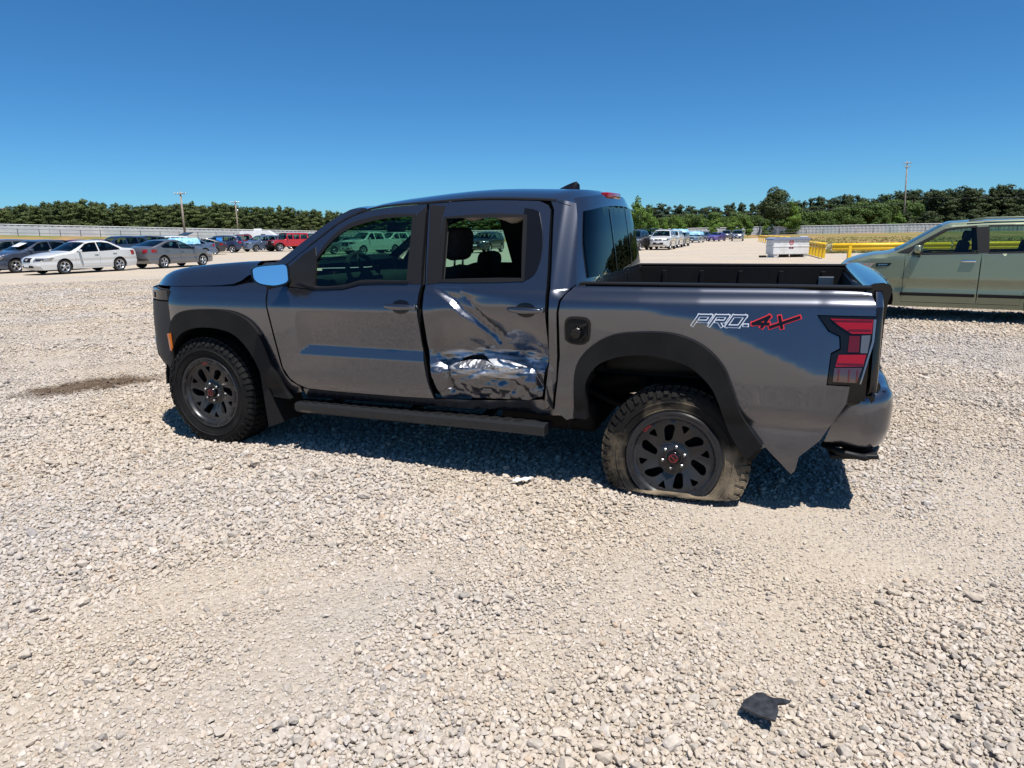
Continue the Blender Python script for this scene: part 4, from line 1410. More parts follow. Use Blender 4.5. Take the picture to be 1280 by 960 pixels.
KINDS['sports'] = dict(W=1.90, wb=2.72, r=.34, ra=.385, sill=.20, fine=0,
    out=[(2.20, .18, .20, 'body'), (2.32, .30, .22, 'body'), (2.34, .50, .22, 'body'), (2.28, .68, .22, 'body'), (1.90, .80, .18, 'body'), (1.05, .92, .14, 'body'), (.70, .96, .14, 'windshield'), (-.15, 1.27, .10, 'body'), (-.40, 1.32, .05, 'body'), (-.75, 1.33, 0, 'body'), (-1.10, 1.29, -.06, 'rear_window'), (-1.85, 1.04, -.10, 'body'), (-2.25, 1.00, -.10, 'body'), (-2.32, .80, -.10, 'body'), (-2.30, .45, -.10, 'body'), (-2.20, .24, -.08, 'body')],
    belt=[(-2.4, .95), (.9, .88), (2.3, .75)],
    wins=[[(.50, .94), (-.10, 1.20), (-.35, 1.255), (-.65, 1.26), (-.72, .97)], [(-.80, .97), (-.74, 1.26), (-1.1, 1.21), (-1.35, 1.06)]],
    doors=[(.62, -.80)], head=(.40, .58, .68), tail=(.25, .75, .92), grille=(.55, .48, .62), lowg=(.6, .24, .34), mirror=(.45, .98))

class CarKind:
    def __init__(s, name, sp):
        s.sp, s.name = sp, name
        s.parts = []          # (part name, mesh, material key, index of the part it sits on or None)
        hw = sp['W'] / 2
        n = 5 if sp['fine'] else 3
        O = smooth_outline(sp['out'], n)
        s.O = O
        ox = [p[0] for p in O]; oz = [p[1] for p in O]
        itop = [i for i in range(len(O))]
        # upper envelope for rounding
        xs = np.linspace(min(ox), max(ox), 160)
        ztop = []
        for x in xs:
            zz = [max(O[i][1], O[i + 1][1]) if abs(O[i + 1][0] - O[i][0]) < 1e-6 else O[i][1] + (O[i + 1][1] - O[i][1]) * (x - O[i][0]) / (O[i + 1][0] - O[i][0])
                  for i in range(len(O) - 1) if min(O[i][0], O[i + 1][0]) - 1e-9 <= x <= max(O[i][0], O[i + 1][0]) + 1e-9]
            ztop.append(max(zz) if zz else .5)
        bx, bz = [p[0] for p in sp['belt']], [p[1] for p in sp['belt']]
        xa = sp['wb'] / 2
        nose, tailx = max(ox), min(ox)
        rnd = .03 if sp.get('sharp') else .07
        def Y(x, z):
            b = interp(x, bx, bz)
            y = hw - .10 * max(0, (.62 - z)) ** 1.5 - .035 * max(0, z - .70) - (.012 if .45 < z < .66 and not sp.get('sharp') else 0) * math.sin((z - .45) / .21 * math.pi)
            if z > b: y -= (.08 if sp.get('sharp') else .36) * (z - b) + .012
            if not sp.get('sharp'):
                xf = xa + .15
                if x > xf: y -= .30 * (x - xf) ** 1.6
                if x < -xf: y -= .20 * (-xf - x) ** 1.6
            else:
                if x > .7: y -= .13 * (x - .7) / 1.3
            d = interp(x, xs, ztop) - z
            if d < rnd: y -= rnd * .8 * (1 - max(0, d) / rnd) ** 2
            return y
        s.Y = Y
        step = (.05, .035, .03)[sp['fine']] if sp['fine'] else .09
        # side outline with wheel arches
        side = [(p[0], p[1]) for p in O]
        ra, r, sill = sp['ra'], sp['r'], sp['sill']
        a0 = math.asin(max(-.9, (sill - r) / ra))
        bot = []
        for cx in (-xa, xa):
            na = 14 if sp['fine'] else 9
            for k in range(na + 1):
                a = math.pi - a0 - (math.pi - 2 * a0) * k / na
                bot.append((cx + ra * math.cos(a), r + ra * math.sin(a)))
        side += bot
        wins = [cr(w, 2, True) if False else w for w in sp['wins']]
        doors = []
        g = .007 if sp['fine'] else 0
        for x1, x0 in sp['doors']:
            zb = sill + .07
            dl = []
            for zz in np.linspace(zb, interp(x1, bx, bz) + .02, 7): dl.append((min(x1, xa - math.sqrt(max(0, (ra + .05) ** 2 - (zz - r) ** 2)) if abs(zz - r) < ra + .05 else x1), zz))
            dr = []
            for zz in np.linspace(interp(x0, bx, bz) + .02, zb, 7): dr.append((max(x0, -xa + math.sqrt(max(0, (ra + .05) ** 2 - (zz - r) ** 2)) if abs(zz - r) < ra + .05 else x0), zz))
            doors.append(dl + dr)
        def inset(poly, d):
            c = np.mean(poly, 0)
            out = []
            m = len(poly)
            for i in range(m):
                p0, p1, p2 = np.array(poly[i - 1]), np.array(poly[i]), np.array(poly[(i + 1) % m])
                t = p2 - p0
                t /= (np.linalg.norm(t) + 1e-9)
                nn = np.array((-t[1], t[0]))
                if np.dot(nn, c - p1) < 0: nn = -nn
                out.append(tuple(p1 + nn * d))
            return out
        ins = [inset(d, g) for d in doors] if g else []
        P, T = fill(side, wins, step, [d for d in doors] + ins if g else [])
        C = P[T].mean(1)
        lab = np.zeros(len(T), int)
        for i, d in enumerate(doors if g else []):
            k = inside(C[:, 0], C[:, 1], d)
            lab[k] = -1
            lab[inside(C[:, 0], C[:, 1], ins[i])] = i + 1
        side_ids = {}
        for sg in (1, -1):
            for li in range(0, (len(doors) if g else 0) + 1):
                t = T[lab == li]
                if not len(t): continue
                f = lambda x, z: (x, sg * Y(x, z), z)
                fb = lambda x, z: (x, sg * (Y(x, z) - .03), z)
                V, F, NN = lift(P, t, f, fb, flip=sg > 0)
                s.add('body_side' if li == 0 else 'door', to_mesh(name + '_side', V, F, None, True, NN), 'paint')
                side_ids[(sg, li)] = len(s.parts) - 1
                if li:
                    x1, x0 = sp['doors'][li - 1]
                    zh = interp((x0 + x1) / 2, bx, bz) - .085
                    mb = MB()
                    xh = x0 + .16
                    mb.box((xh, sg * (Y(xh, zh) + .018), zh), (.19, .03, .032), bev=.008)
                    s.add('door_handle', auto_me(mb.mesh('h', None, True)), 'chrome' if sp['fine'] == 2 else 'paint', len(s.parts) - 1)
        for sg in (1, -1):
            for wi, w in enumerate(wins):
                P2, T2 = fill(ringp(w, .012), (), .15)
                V, F, NN = lift(P2, T2, lambda x, z: (x, sg * (Y(x, z) - .014), z), None, flip=sg > 0)
                s.add('window', to_mesh('w', V, F, None, True, NN), 'glass')
                if sp['fine']:
                    P2, T2 = fill(ringp(w, .016), [ringp(w, -.012)], .06)
                    V, F, NN = lift(P2, T2, lambda x, z: (x, sg * (Y(x, z) + .003), z), lambda x, z: (x, sg * (Y(x, z) - .02), z), flip=sg > 0)
                    s.add('window_trim', to_mesh('t', V, F, None, True, NN), 'black', len(s.parts) - 1)
        # top skin
        TS = [1, .97, .9, .75, .5, .25, 0]
        TS = TS + [-q for q in TS[:-1][::-1]]
        def row(p, off=0.0):
            x, z, b = p[:3]
            ye = Y(x, z)
            up = .035 if z > .9 else .02
            return [(x + b * (1 - t * t) + off * (1 if b >= 0 else -1), ye * t, z + up * (1 - t * t) * (1 if .75 < z else 0) + off * (.6 if z > .7 else 0)) for t in TS]
        i = 0
        while i < len(O) - 1:
            j = i
            while j < len(O) - 1 and O[j][3] == O[i][3]: j += 1
            rows = [row(p) for p in O[i:j + 1]]
            part = O[i][3]
            mb = MB()
            if part in ('windshield', 'rear_window'):
                mb.grid([r[1:-1] for r in rows])
                s.add(part, mb.mesh('g', None, True), 'glass')
                mb = MB()
                for sl in (slice(0, 2), slice(-2, None)):
                    mb.grid([r[sl] for r in rows])
                s.add('pillar', mb.mesh('p', None, True), 'paint')
            elif part == 'deck':
                mb.grid([[(p[0], p[1] * .92, p[2] - .45) for p in r] for r in rows])
                for e in (0, -1):
                    mb.grid([[r[e] for r in rows], [(r[e][0], r[e][1] * .92, r[e][2]) for r in rows], [(r[e][0], r[e][1] * .92, r[e][2] - .45) for r in rows]])
                s.add('bed', mb.mesh('d', None, True), 'dark')
            else:
                mb.grid(rows)
                # hood / roof / trunk names by where they are
                xm = (O[i][0] + O[j][0]) / 2
                s.add('hood' if i == 0 else ('roof' if max(p[1] for p in O[i:j + 1]) > max(oz) - .02 else 'tail'), mb.mesh('b', None, True), 'paint')
            i = j
        # lamps, grille, bumpers follow the nose
        def nose_at(z, front):
            pts = O[:len(O) // 2] if front else O[len(O) // 2:]
            best = None
            for a, b in zip(pts[:-1], pts[1:]):
                if min(a[1], b[1]) <= z <= max(a[1], b[1]) and abs(a[1] - b[1]) > 1e-6:
                    q = (z - a[1]) / (b[1] - a[1])
                    c = (a[0] + (b[0] - a[0]) * q, a[2] + (b[2] - a[2]) * q)
                    if best is None or (c[0] > best[0]) == front: best = c
            return best or (pts[0][0], pts[0][2])
        def wrap(z, u, front, off):
            """u<0: along the side, -u metres back; u in 0..1: from the corner to the middle"""
            x, b = nose_at(z, front)
            sg = 1 if front else -1
            if u < 0:
                xx = x + sg * u
                return (xx, Y(xx, z) + off, z)
            t = 1 - u
            return (x + b * (1 - t * t) + sg * off, Y(x, z) * t + off * t, z)
        s.wrap = wrap
        def lens(nm, key, us, z0, z1, front, off=.012, parent=None, z0b=None, sides=(1, -1), nz=4):
            for sd in sides:
                mb = MB()
                R = []
                for k, u in enumerate(us):
                    q = k / (len(us) - 1)
                    zl = z0 + ((z0b - z0) * q if z0b else 0)
                    R.append([wrap(z, u, front, off) for z in np.linspace(zl, z1, nz)])
                R = [[wrap(R[0][i][2], us[0], front, -.02) for i in range(nz)]] + R + [[wrap(R[-1][i][2], us[-1], front, -.02) for i in range(nz)]]
                mb.grid([[(p[0], sd * p[1], p[2]) for p in r] for r in R])
                s.add(nm, mb.mesh('l', None, True), key, parent)
        hx, h0, h1 = sp['head']
        lens('headlight', 'clear', [-hx, -hx * .6, -hx * .25, 0, .12, .3, .42], h0 + .03, h1, True, .012, None, h0 - .02)
        if not sp.get('sharp'):
            lens('lamp_insert', 'gloss', [-hx * .2, 0, .14, .30], h0 + .02, h1 - .05, True, .016, len(s.parts) - 1, None, (1,))
        tx, t0, t1 = sp['tail']
        lens('tail_lamp', 'red', [-tx, -tx * .5, 0, .12, .34], t0, t1, False)
        gw, g0, g1 = sp['grille']
        def centre(nm, key, wd, z0, z1, front, off=.01):
            mb = MB()
            mb.grid([[wrap(z, 1 - t if t >= 0 else 1 - t, front, off) if t >= 0 else (lambda p: (p[0], -p[1], p[2]))(wrap(z, 1 + t, front, off)) for t in np.linspace(wd, -wd, 9)] for z in np.linspace(z0, z1, 4)])
            s.add(nm, mb.mesh('c', None, True), key)
        centre('grille', 'gloss', gw, g0, g1, True, .014)
        lw, l0, l1 = sp['lowg']
        centre('lower_intake', 'black', lw, l0, l1, True, .012)
        mb = MB()
        gx, gb = nose_at((g0 + g1) / 2, True)
        mb.box((gx + gb + .016, 0, (g0 + g1) / 2), (.02, .13, .07), bev=.01)
        s.add('emblem', mb.mesh('e'), 'chrome')
        if sp.get('sharp'):
            mb = MB()
            for sg in (1, -1):
                mb.lathe([(0, .0), (.09, .0), (.10, -.02)], 16)
            mb2 = MB()
            for k in range(7):
                mb2.box((nose + .045, (k - 3) * .085, .90), (.02, .035, .30), bev=.008)
            s.add('grille_slot', mb2.mesh('gs'), 'black')
            for sg in (1, -1):
                mb2 = MB()
                mb2.lathe([(0.001, .03), (.085, .03), (.10, 0)], 16)
                mb2.V = [(nose + .03 + y, sg * .50 + x, .93 + z) for x, y, z in mb2.V]
                s.add('headlight', mb2.mesh('hl', None, True), 'clear')
                for cx in (-xa, xa):
                    mb2 = MB()
                    R = []
                    for k in range(9):
                        a = math.pi * (1.0 - k / 8)
                        rr = ra + .04
                        R.append([(cx + rr * math.cos(a) * 1.1, sg * (hw - .12), r + rr * math.sin(a)), (cx + rr * math.cos(a) * 1.1, sg * (hw + .10), r + rr * math.sin(a) - .01), (cx + rr * math.cos(a) * 1.05, sg * (hw + .10), r + rr * math.sin(a) - .06)])
                    mb2.grid(R)
                    s.add('fender_flare', mb2.mesh('ff', None, True), 'black')
            mb2 = MB()
            mb2.box((nose + .14, 0, .60), (.16, 1.5, .16), bev=.03)
            s.add('front_bumper', mb2.mesh('fb', None, False), 'black')
            mb2 = MB()
            mb2.lathe([(.0, .13), (.2, .13), (.38, .12), (.41, .05), (.41, -.05), (.38, -.12), (0, -.12)], 24)
            mb2.V = [(tailx - .14 + y, x, 1.0 + z) for x, y, z in mb2.V]
            s.add('spare_wheel', mb2.mesh('sw', None, True), 'tyre')
        # underside, wheel wells, cabin
        mb = MB()
        mb.box((0, 0, sill + .12), (nose - tailx - .5, sp['W'] * .62, .20))
        mb.box((0, 0, sill + .10), (sp['wb'] - 2 * ra - .02, sp['W'] * .93, .12))
        for cx in (-xa, xa):
            for sg in (1, -1):
                R = []
                for k in range(11):
                    a = math.pi * (1.1 - 1.2 * k / 10)
                    R.append([(cx + (ra + .005) * math.cos(a), sg * yy, r + (ra + .005) * math.sin(a)) for yy in (hw - .03, hw - .28)])
                mb.grid(R)
                o = len(mb.V)
                mb.V += [q[1] for q in R]
                mb.F.append(tuple(range(o, o + 11)))
        s.add('underbody', mb.mesh('u'), 'dark')
        mb = MB()
        bt = interp(0, bx, bz)
        ctr = -.35 if name != 'pickup' else .2
        for dx in ((.35, -.55) if name not in ('sports',) else (0,)):
            for sg in (.37, -.37):
                mb.box((ctr + dx, sg, bt - .05), (.14, .46, .55), (0, -.2, 0), .05)
                mb.box((ctr + dx - .08, sg, bt + .30), (.10, .24, .17), (0, -.15, 0), .04)
        mb.box((ctr + 1.0, 0, bt - .02), (.45, sp['W'] * .74, .16), bev=.05)
        mb.box((ctr, 0, bt - .38), (1.9, sp['W'] * .8, .06))
        s.add('seat', mb.mesh('s', None, False), 'cloth')
        # mirrors
        mx, mz = sp['mirror']
        for sg in (1, -1):
            mb = MB()
            yb = Y(mx, mz)
            mb.box((mx, sg * (yb + .13), mz + .03), (.10, .20, .13), (0, 0, sg * -.15), .035, 3)
            mb.tube([(mx + .02, sg * (yb - .02), mz - .03), (mx, sg * (yb + .08), mz)], .025, 6)
            s.add('mirror', auto_me(mb.mesh('m', None, True)), 'paint')
            mb = MB()
            mb.box((mx - .052, sg * (yb + .13) , mz + .03), (.006, .16, .10), (0, 0, sg * -.15), 0)
            s.add('mirror_glass', mb.mesh('mg'), 'chrome', len(s.parts) - 1)
        # wheels
        for cx in (xa, -xa):
            for sg in (1, -1):
                mb = MB()
                w = .105 if not sp.get('sharp') else .13
                rr = r * .68
                mb.lathe([(rr, w - .005), (rr + .02, w), (r - .03, w), (r, w - .03), (r, -w + .03), (r - .03, -w), (rr, -w)], 28 if sp['fine'] else 20)
                yo = hw - .035 - w + (.10 if sp.get('sharp') else 0)
                mb.V = [(x + cx, sg * (y + yo), z + r) for x, y, z in mb.V]
                s.add('wheel', auto_me(mb.mesh('wh', None, True)), 'tyre')
                wi = len(s.parts) - 1
                mb = MB()
                mb.lathe([(rr + .003, w - .002), (rr - .012, w - .004), (rr - .03, w - .05), (rr - .03, -w)], 24)
                for k in range(5):
                    a = 2 * math.pi * k / 5 + .3 * cx
                    for da in (-.13, .13):
                        c_, s_ = math.cos(a + da), math.sin(a + da)
                        c0, s0 = math.cos(a), math.sin(a)
                        q = .032
                        p0, p1 = (.05 * c0, .05 * s0), ((rr - .01) * c_, (rr - .01) * s_)
                        nx, nz_ = -s_ * q * .6, c_ * q * .6
                        mb.grid([[(p0[0] + nx, w - .012, p0[1] + nz_), (p1[0] + nx, w - .012, p1[1] + nz_)], [(p0[0] - nx, w - .012, p0[1] - nz_), (p1[0] - nx, w - .012, p1[1] - nz_)]])
                mb.lathe([(0.001, w - .008), (.06, w - .010), (.07, w - .03)], 16)
                mb.V = [(x + cx, sg * (y + yo), z + r) for x, y, z in mb.V]
                s.add('rim', mb.mesh('ri', None, True, False), 'rim', wi)
                mb = MB()
                mb.lathe([(0.001, w - .07), (rr - .02, w - .07)], 20)
                mb.V = [(x + cx, sg * (y + yo), z + r) for x, y, z in mb.V]
                s.add('brake', mb.mesh('br', None, False, False), 'dark', wi)
        mb = MB()
        px, pb = nose_at(l1 + .03, True)
        mb.box((px + pb + .02, 0, l1 + .01 if not sp.get('sharp') else .60), (.012, .31, .13))
        s.add('number_plate', mb.mesh('np'), 'white')
    def add(s, nm, me, key, parent=None):
        if len(me.materials) == 0: me.materials.append(DEF.get(key, M['black']))
        s.parts.append((nm, me, key, parent))

def auto_me(me, deg=40):
    o = bpy.data.objects.new('t', me)
    auto(o, deg)
    bpy.data.objects.remove(o)
    return me

def ringp(hole, w):
    c = np.mean(hole, 0)
    H = np.array(hole)
    out = []
    m = len(H)
    for i in range(m):
        t = H[(i + 1) % m] - H[i - 1]
        t = t / (np.linalg.norm(t) + 1e-9)
        nn = np.array((t[1], -t[0]))
        if np.dot(nn, H[i] - c) < 0: nn = -nn
        out.append(tuple(H[i] + nn * w))
    return out

CK = {}
def car(kind, name, label, cat, mpaint, x, y, h, scale=.95, group=None, rim=None, z=0.0, skip=(), over=None):
    if kind not in CK: CK[kind] = CarKind(kind, KINDS[kind])
    k = CK[kind]
    rz = math.atan2(h[1], h[0])
    root = thing(name, label, cat, (x, y, z), rz, group)
    root.scale = (scale,) * 3
    made = []
    for nm, me, key, par in k.parts:
        if nm in skip or (par is not None and made[par] is None):
            made.append(None); continue
        o = link(nm, me, root if par is None else made[par])
        mm = mpaint if key == 'paint' else (rim if key == 'rim' and rim else None)
        if over and key in over: mm = over[key]
        if mm is not None:
            o.material_slots[0].link = 'OBJECT'
            o.material_slots[0].material = mm
        made.append(o)
    return root
# ------------------------------------------------------------------ cars in the yard
PW = paint('white_paint', (0.547, 0.547, 0.539), 0, .3, .06)
PG = paint('grey_paint', (0.148, 0.151, 0.166), .55, .3, .08)
PBG = paint('blue_grey_paint', (0.074, 0.092, 0.133), .55, .3, .08)
PD = paint('charcoal_paint', (0.03, 0.032, 0.036), .3, .3, .06)
PK = paint('black_paint', (0.010, 0.010, 0.012), .0, .3, .05)
PN = paint('navy_paint', (0.018, 0.028, 0.07), .3, .3, .05)
PMR = paint('maroon_paint', (0.16, 0.012, 0.016), .2, .3, .05)
PR = paint('red_paint', (0.408, 0.007, 0.009), 0, .3, .01)
PS = paint('silver_paint', (0.355, 0.362, 0.370), .75, .3, .06)
PP = paint('purple_paint', (0.118, 0.066, 0.266), .3, .3, .06)
PC = paint('pale_blue_paint', (0.126, 0.200, 0.266), .4, .3, .06)
PGR = paint('green_paint', (0.213, 0.244, 0.163), .55, .30, .10)
PAS = paint('steel_blue_paint', (0.13, 0.18, 0.27), .5, .3, .06)
TARP = vary(mat('blue_tarp', (0.017, 0.139, 0.479), .35), (0.013, 0.113, 0.435), (0.044, 0.226, 0.592), 6, 5, .4, .6)
LTARP = vary(mat('light_blue_tarp', (0.157, 0.392, 0.592), .35), (0.139, 0.365, 0.592), (0.331, 0.539, 0.679), 5, 5, .4, .6)

def at(px, Y):
    """ground x for a bearing given as photo column"""
    return Y * .979 * (px - 640) / 853.0

h1 = (-.387, -.92)
car('sedan', 'sedan', 'white four door sedan at the front of the row on the left', 'car', PW, -18.95, 30.6, h1, .93)
car('sedan', 'sedan', 'blue grey sedan with a pale sheet in its windscreen beside the white sedan', 'car', PBG, -22.1, 32.2, h1, .96)
car('suv', 'sedan', 'dark grey car at the left edge of the frame with black side windows', 'car', PG, -25.3, 34.6, h1, .86)
car('coupe', 'coupe', 'grey coupe with a dented front fender seen from its rear quarter', 'car', PG, -17.05, 35.0, (.34, .94), .92)
# paper sheet on the windscreen of the blue-grey sedan
# second row behind
back = [
    ('sedan', 'sedan', 'dark sedan in the back row above the charcoal car at the left edge', PD, 4, 52, (-.3, -.95)),
    ('sedan', 'sedan', 'navy sedan in the back row just left of the white sedan roof', PN, 38, 52, (-.3, -.95)),
    ('coupe', 'coupe', 'black coupe in the back row behind the blue grey sedan roof', PK, 66, 53, (-.4, -.92)),
    ('sedan', 'sedan', 'maroon sedan in the back row hidden behind the white sedan roof', PMR, 92, 54, (-.4, -.92)),
    ('coupe', 'coupe', 'dark red coupe in the back row directly above the white sedan windscreen', PMR, 118, 55, (-.4, -.92)),
    ('suv', 'suv', 'navy crossover in the gap between the white sedan and the grey coupe', PN, 150, 50, (-.55, -.83)),
    ('suv', 'suv', 'black crossover right of the navy crossover and behind the grey coupe', PK, 176, 52, (-.5, -.86)),
    ('suv', 'suv', 'white crossover with its tailgate raised behind the grey coupe', PW, 206, 54, (-.5, -.86)),
    ('sedan', 'sedan', 'steel blue sedan under a light blue tarp behind the grey coupe', PAS, 231, 54, (-.6, -.8)),
    ('coupe', 'coupe', 'black coupe with a crumpled blue tarp on its hood past the grey coupe', PK, 250, 60, (-.9, -.4)),
    ('suv', 'suv', 'navy wagon with a blue tarp square in its side window', PN, 277, 67, (-.985, -.17)),
    ('pickup', 'pickup_truck', 'maroon pickup between the navy wagon and the blue minivan', PMR, 308, 76, (-.80, -.60)),
    ('suv', 'minivan', 'steel blue minivan facing forward beside the red jeep style car', PAS, 330, 71, (-.60, -.80)),
    ('suv', 'suv', 'black crossover standing behind the steel blue minivan', PK, 348, 82, (-.6, -.8)),
    ('jeep', 'off_roader', 'bright red boxy off roader with black flares and big tyres', PR, 362, 71, (-.66, -.75)),
    ('pickup', 'pickup_truck', 'black pickup right of the red off roader', PK, 394, 76, (-.75, -.66)),
    ('sedan', 'sedan', 'dark sedan far back between the navy wagon and the white trailer', PD, 262, 84, (-.7, -.7)),
    ('sedan', 'sedan', 'navy sedan far back above the roof of the navy wagon', PN, 246, 86, (-.7, -.7)),
    ('pickup', 'pickup_truck', 'white pickup seen through the driver window of the damaged truck', PW, 467, 54, (-.62, -.78)),
    ('pickup', 'pickup_truck', 'white pickup with a load bed seen at the rear edge of the driver window', PW, 500, 62, (-.75, -.66)),
    ('sedan', 'sedan', 'silver sedan seen low through the front corner of the driver window', PS, 428, 57, (-.62, -.78)),
    ('suv', 'suv', 'black crossover seen through the broken rear door window right of the headrest', PK, 610, 56, (-.35, -.94)),
    ('pickup', 'pickup_truck', 'white pickup seen through the broken rear door window left of the headrest', PW, 558, 60, (-.5, -.86)),
    ('sedan', 'sedan', 'dark sedan seen behind the front seat headrest through the cabin', PD, 585, 64, (-.5, -.86)),
    ('suv', 'suv', 'black crossover right beside the rear window of the damaged truck', PK, 795, 57, (-.42, -.91)),
    ('jeep', 'off_roader', 'black boxy off roader behind the black crossover right of the truck cab', PK, 808, 68, (-.42, -.91)),
    ('suv', 'suv', 'white crossover facing forward, first in the row right of the truck cab', PW, 831, 58.5, (-.38, -.925)),
    ('suv', 'suv', 'white crossover second in the row behind the nearest white crossover', PW, 842, 65, (-.38, -.925)),
    ('suv', 'suv', 'tall silver crossover with a light blue tarp over its roof', PS, 851, 71, (-.38, -.925)),
    ('sedan', 'sedan', 'pale blue sedan under a light blue tarp in the middle distance', PC, 872, 94, (-.45, -.89)),
    ('sports', 'sports_car', 'purple sports car standing alone in the far row', PP, 898, 104, (-.55, -.83)),
    ('suv', 'suv', 'silver crossover farthest right in the far row near the fence corner', PS, 924, 104, (-.30, -.95)),
    ('sedan', 'sedan', 'navy sedan far back between the pale blue sedan and the purple car', PN, 882, 112, (-.45, -.89)),
    ('suv', 'suv', 'grey crossover far back right of the purple sports car', PG, 910, 124, (-.40, -.91)),
]
placed = {}
for kd, nm, lb, pm, px, Y, hd in back:
    placed[lb] = car(kd, nm, lb, {'pickup': 'pickup truck', 'suv': 'SUV', 'jeep': 'off-roader', 'sports': 'sports car'}.get(kd, 'car') if nm != 'minivan' else 'minivan', pm, at(px, Y), Y, hd, .95)

# the green box-shaped hatchback on the right
SOUL_H = Vector((-.86, .51)).normalized()
SX, SY = 7.30, 11.28
hb = car('hatch', 'hatchback', 'green boxy hatchback parked behind the truck tail on the right', 'car', PGR, SX, SY, SOUL_H, .955, over={'glass': glass('hatch_glass', (.50, .66, .58))})
k = CK['hatch']
for sg in (1, -1):
    for x0, x1 in ((-.24, .80), (-.98, -.29)):
        P, T = fill([(x0, .40), (x1, .40), (x1, .452), (x0, .448)], (), .08)
        V, F, NN = lift(P, T, lambda x, z: (x, sg * (k.Y(x, z) + .022), z), lambda x, z: (x, sg * (k.Y(x, z) - .005), z), flip=sg > 0)
        obj('rub_strip', V, F, M['black'], hb, True, NN)
    P, T = fill([(1.20, .865), (1.00, .885), (.96, .93), (1.19, .925)], (), .05)
    V, F, NN = lift(P, T, lambda x, z: (x, sg * (k.Y(x, z) + .006), z), lambda x, z: (x, sg * (k.Y(x, z) - .005), z), flip=sg > 0)
    v = obj('side_vent', V, F, M['gloss_black'], hb, True, NN)
    P, T = fill([(1.165, .885), (1.02, .898), (1.03, .915), (1.16, .91)], (), .05)
    V, F, NN = lift(P, T, lambda x, z: (x, sg * (k.Y(x, z) + .012), z), lambda x, z: (x, sg * (k.Y(x, z) - .002), z), flip=sg > 0)
    obj('vent_bar', V, F, M['chrome'], v, True, NN)
    # black blacked-out pillars
    P, T = fill([(-.215, 1.10), (-.165, 1.495), (-.335, 1.505), (-.365, 1.105)], (), .08)
    V, F, NN = lift(P, T, lambda x, z: (x, sg * (k.Y(x, z) + .005), z), lambda x, z: (x, sg * (k.Y(x, z) - .005), z), flip=sg > 0)
    obj('pillar_cover', V, F, M['black'], hb, True, NN)
    P, T = fill([(.90, 1.10), (.725, 1.085), (.64, 1.19), (.24, 1.445), (.11, 1.475), (-.17, 1.49), (-.17, 1.52), (.10, 1.505), (.27, 1.475), (.70, 1.20)], (), .05)
    V, F, NN = lift(P, T, lambda x, z: (x, sg * (k.Y(x, z) + .006), z), lambda x, z: (x, sg * (k.Y(x, z) - .005), z), flip=sg > 0)
    obj('pillar_cover', V, F, M['black'], hb, True, NN)
    mb = MB()
    mb.tube([(-.05, sg * (k.Y(-.05, 1.5) - .03), 1.60), (-.3, sg * (k.Y(-.3, 1.5) - .03), 1.635), (-1.2, sg * (k.Y(-1.2, 1.5) - .03), 1.64), (-1.55, sg * (k.Y(-1.5, 1.5) - .03), 1.605)], .016, 8)
    mb.build('roof_rail', PGR, hb, True)
mb = MB()
R = []
for u in np.linspace(-.34, -.10, 6):
    R.append([k.wrap(z, u, True, .017) for z in (.80, .90)])
mb.grid(R)
mb.build('marker_lamp', M['amber'], hb, True)

# tarps: draped crumpled sheets that lie on the cars
def tarp(name, label, m, c, sz, rz, drop=.35, seed=0, group=None):
    o = thing(name, label, 'tarp', c, rz, group)
    mb = MB()
    R = []
    n = 16
    for i in range(n + 1):
        row = []
        for j in range(n + 1):
            u, v = (i / n - .5) * 2, (j / n - .5) * 2
            e = max(abs(u), abs(v))
            d = max(0, e - .72) / .28
            z = -drop * d ** 1.2 + .10 * noise.noise(Vector((u * 2.2, v * 2.2, seed))) + .05 * noise.noise(Vector((u * 6, v * 6, seed + 9)))
            row.append((u * sz[0] / 2 * (1 - .10 * d), v * sz[1] / 2 * (1 - .06 * d), z))
        R.append(row)
    mb.grid(R)
    me = mb.mesh(name, m, True)
    bpy.data.objects.remove(o)
    q = link(name, me)
    q.location = c
    q.rotation_euler = (0, 0, rz)
    return tag(q, label, 'tarp', group)
def lt_at(lb): return placed[lb].location
p = lt_at('steel blue sedan under a light blue tarp behind the grey coupe')
tarp('tarp', 'light blue tarp over the steel blue sedan behind the grey coupe', LTARP, (p.x, p.y, 1.40), (2.3, 1.9), .9, .45, 1)
p = lt_at('black coupe with a crumpled blue tarp on its hood past the grey coupe')
tarp('tarp', 'crumpled bright blue tarp bulging over the hood of the black coupe', TARP, (p.x - .9, p.y - 1.0, 1.06), (2.1, 2.0), .5, .45, 2)
mb = MB()
mb.box((0, 0, 0), (.05, 1.2, .95), (0, .25, .3), .02)
q = mb.build('car_door', PW)
q.location = (p.x - 2.2, p.y - 1.3, .62)
tag(q, 'loose white car door leaning at the left of the bright blue tarp', 'car door')
p = lt_at('tall silver crossover with a light blue tarp over its roof')
tarp('tarp', 'light blue tarp lying over the roof of the tall silver crossover', LTARP, (p.x, p.y - .3, 1.66), (2.6, 1.75), math.atan2(-.925, -.38), .30, 3)
p = lt_at('pale blue sedan under a light blue tarp in the middle distance')
tarp('tarp', 'bright light blue tarp over the pale blue sedan in the middle distance', LTARP, (p.x, p.y, 1.42), (3.0, 1.8), math.atan2(-.89, -.45), .40, 4)
p = placed['navy wagon with a blue tarp square in its side window']
q = link('tarp', to_mesh('tarp', [(-.0, -1.0 if False else .93, .95), (-.45, .93, .95), (-.48, .84, 1.42), (.10, .84, 1.45), (-.2, .91, 1.2), (-.62, .95, .86), (.05, .96, .86)], [(0, 1, 2, 3), (0, 6, 5, 1)], TARP, False), None)
q.matrix_world = Matrix.Translation(p.location) @ Matrix.Rotation(p.rotation_euler.z, 4, 'Z')
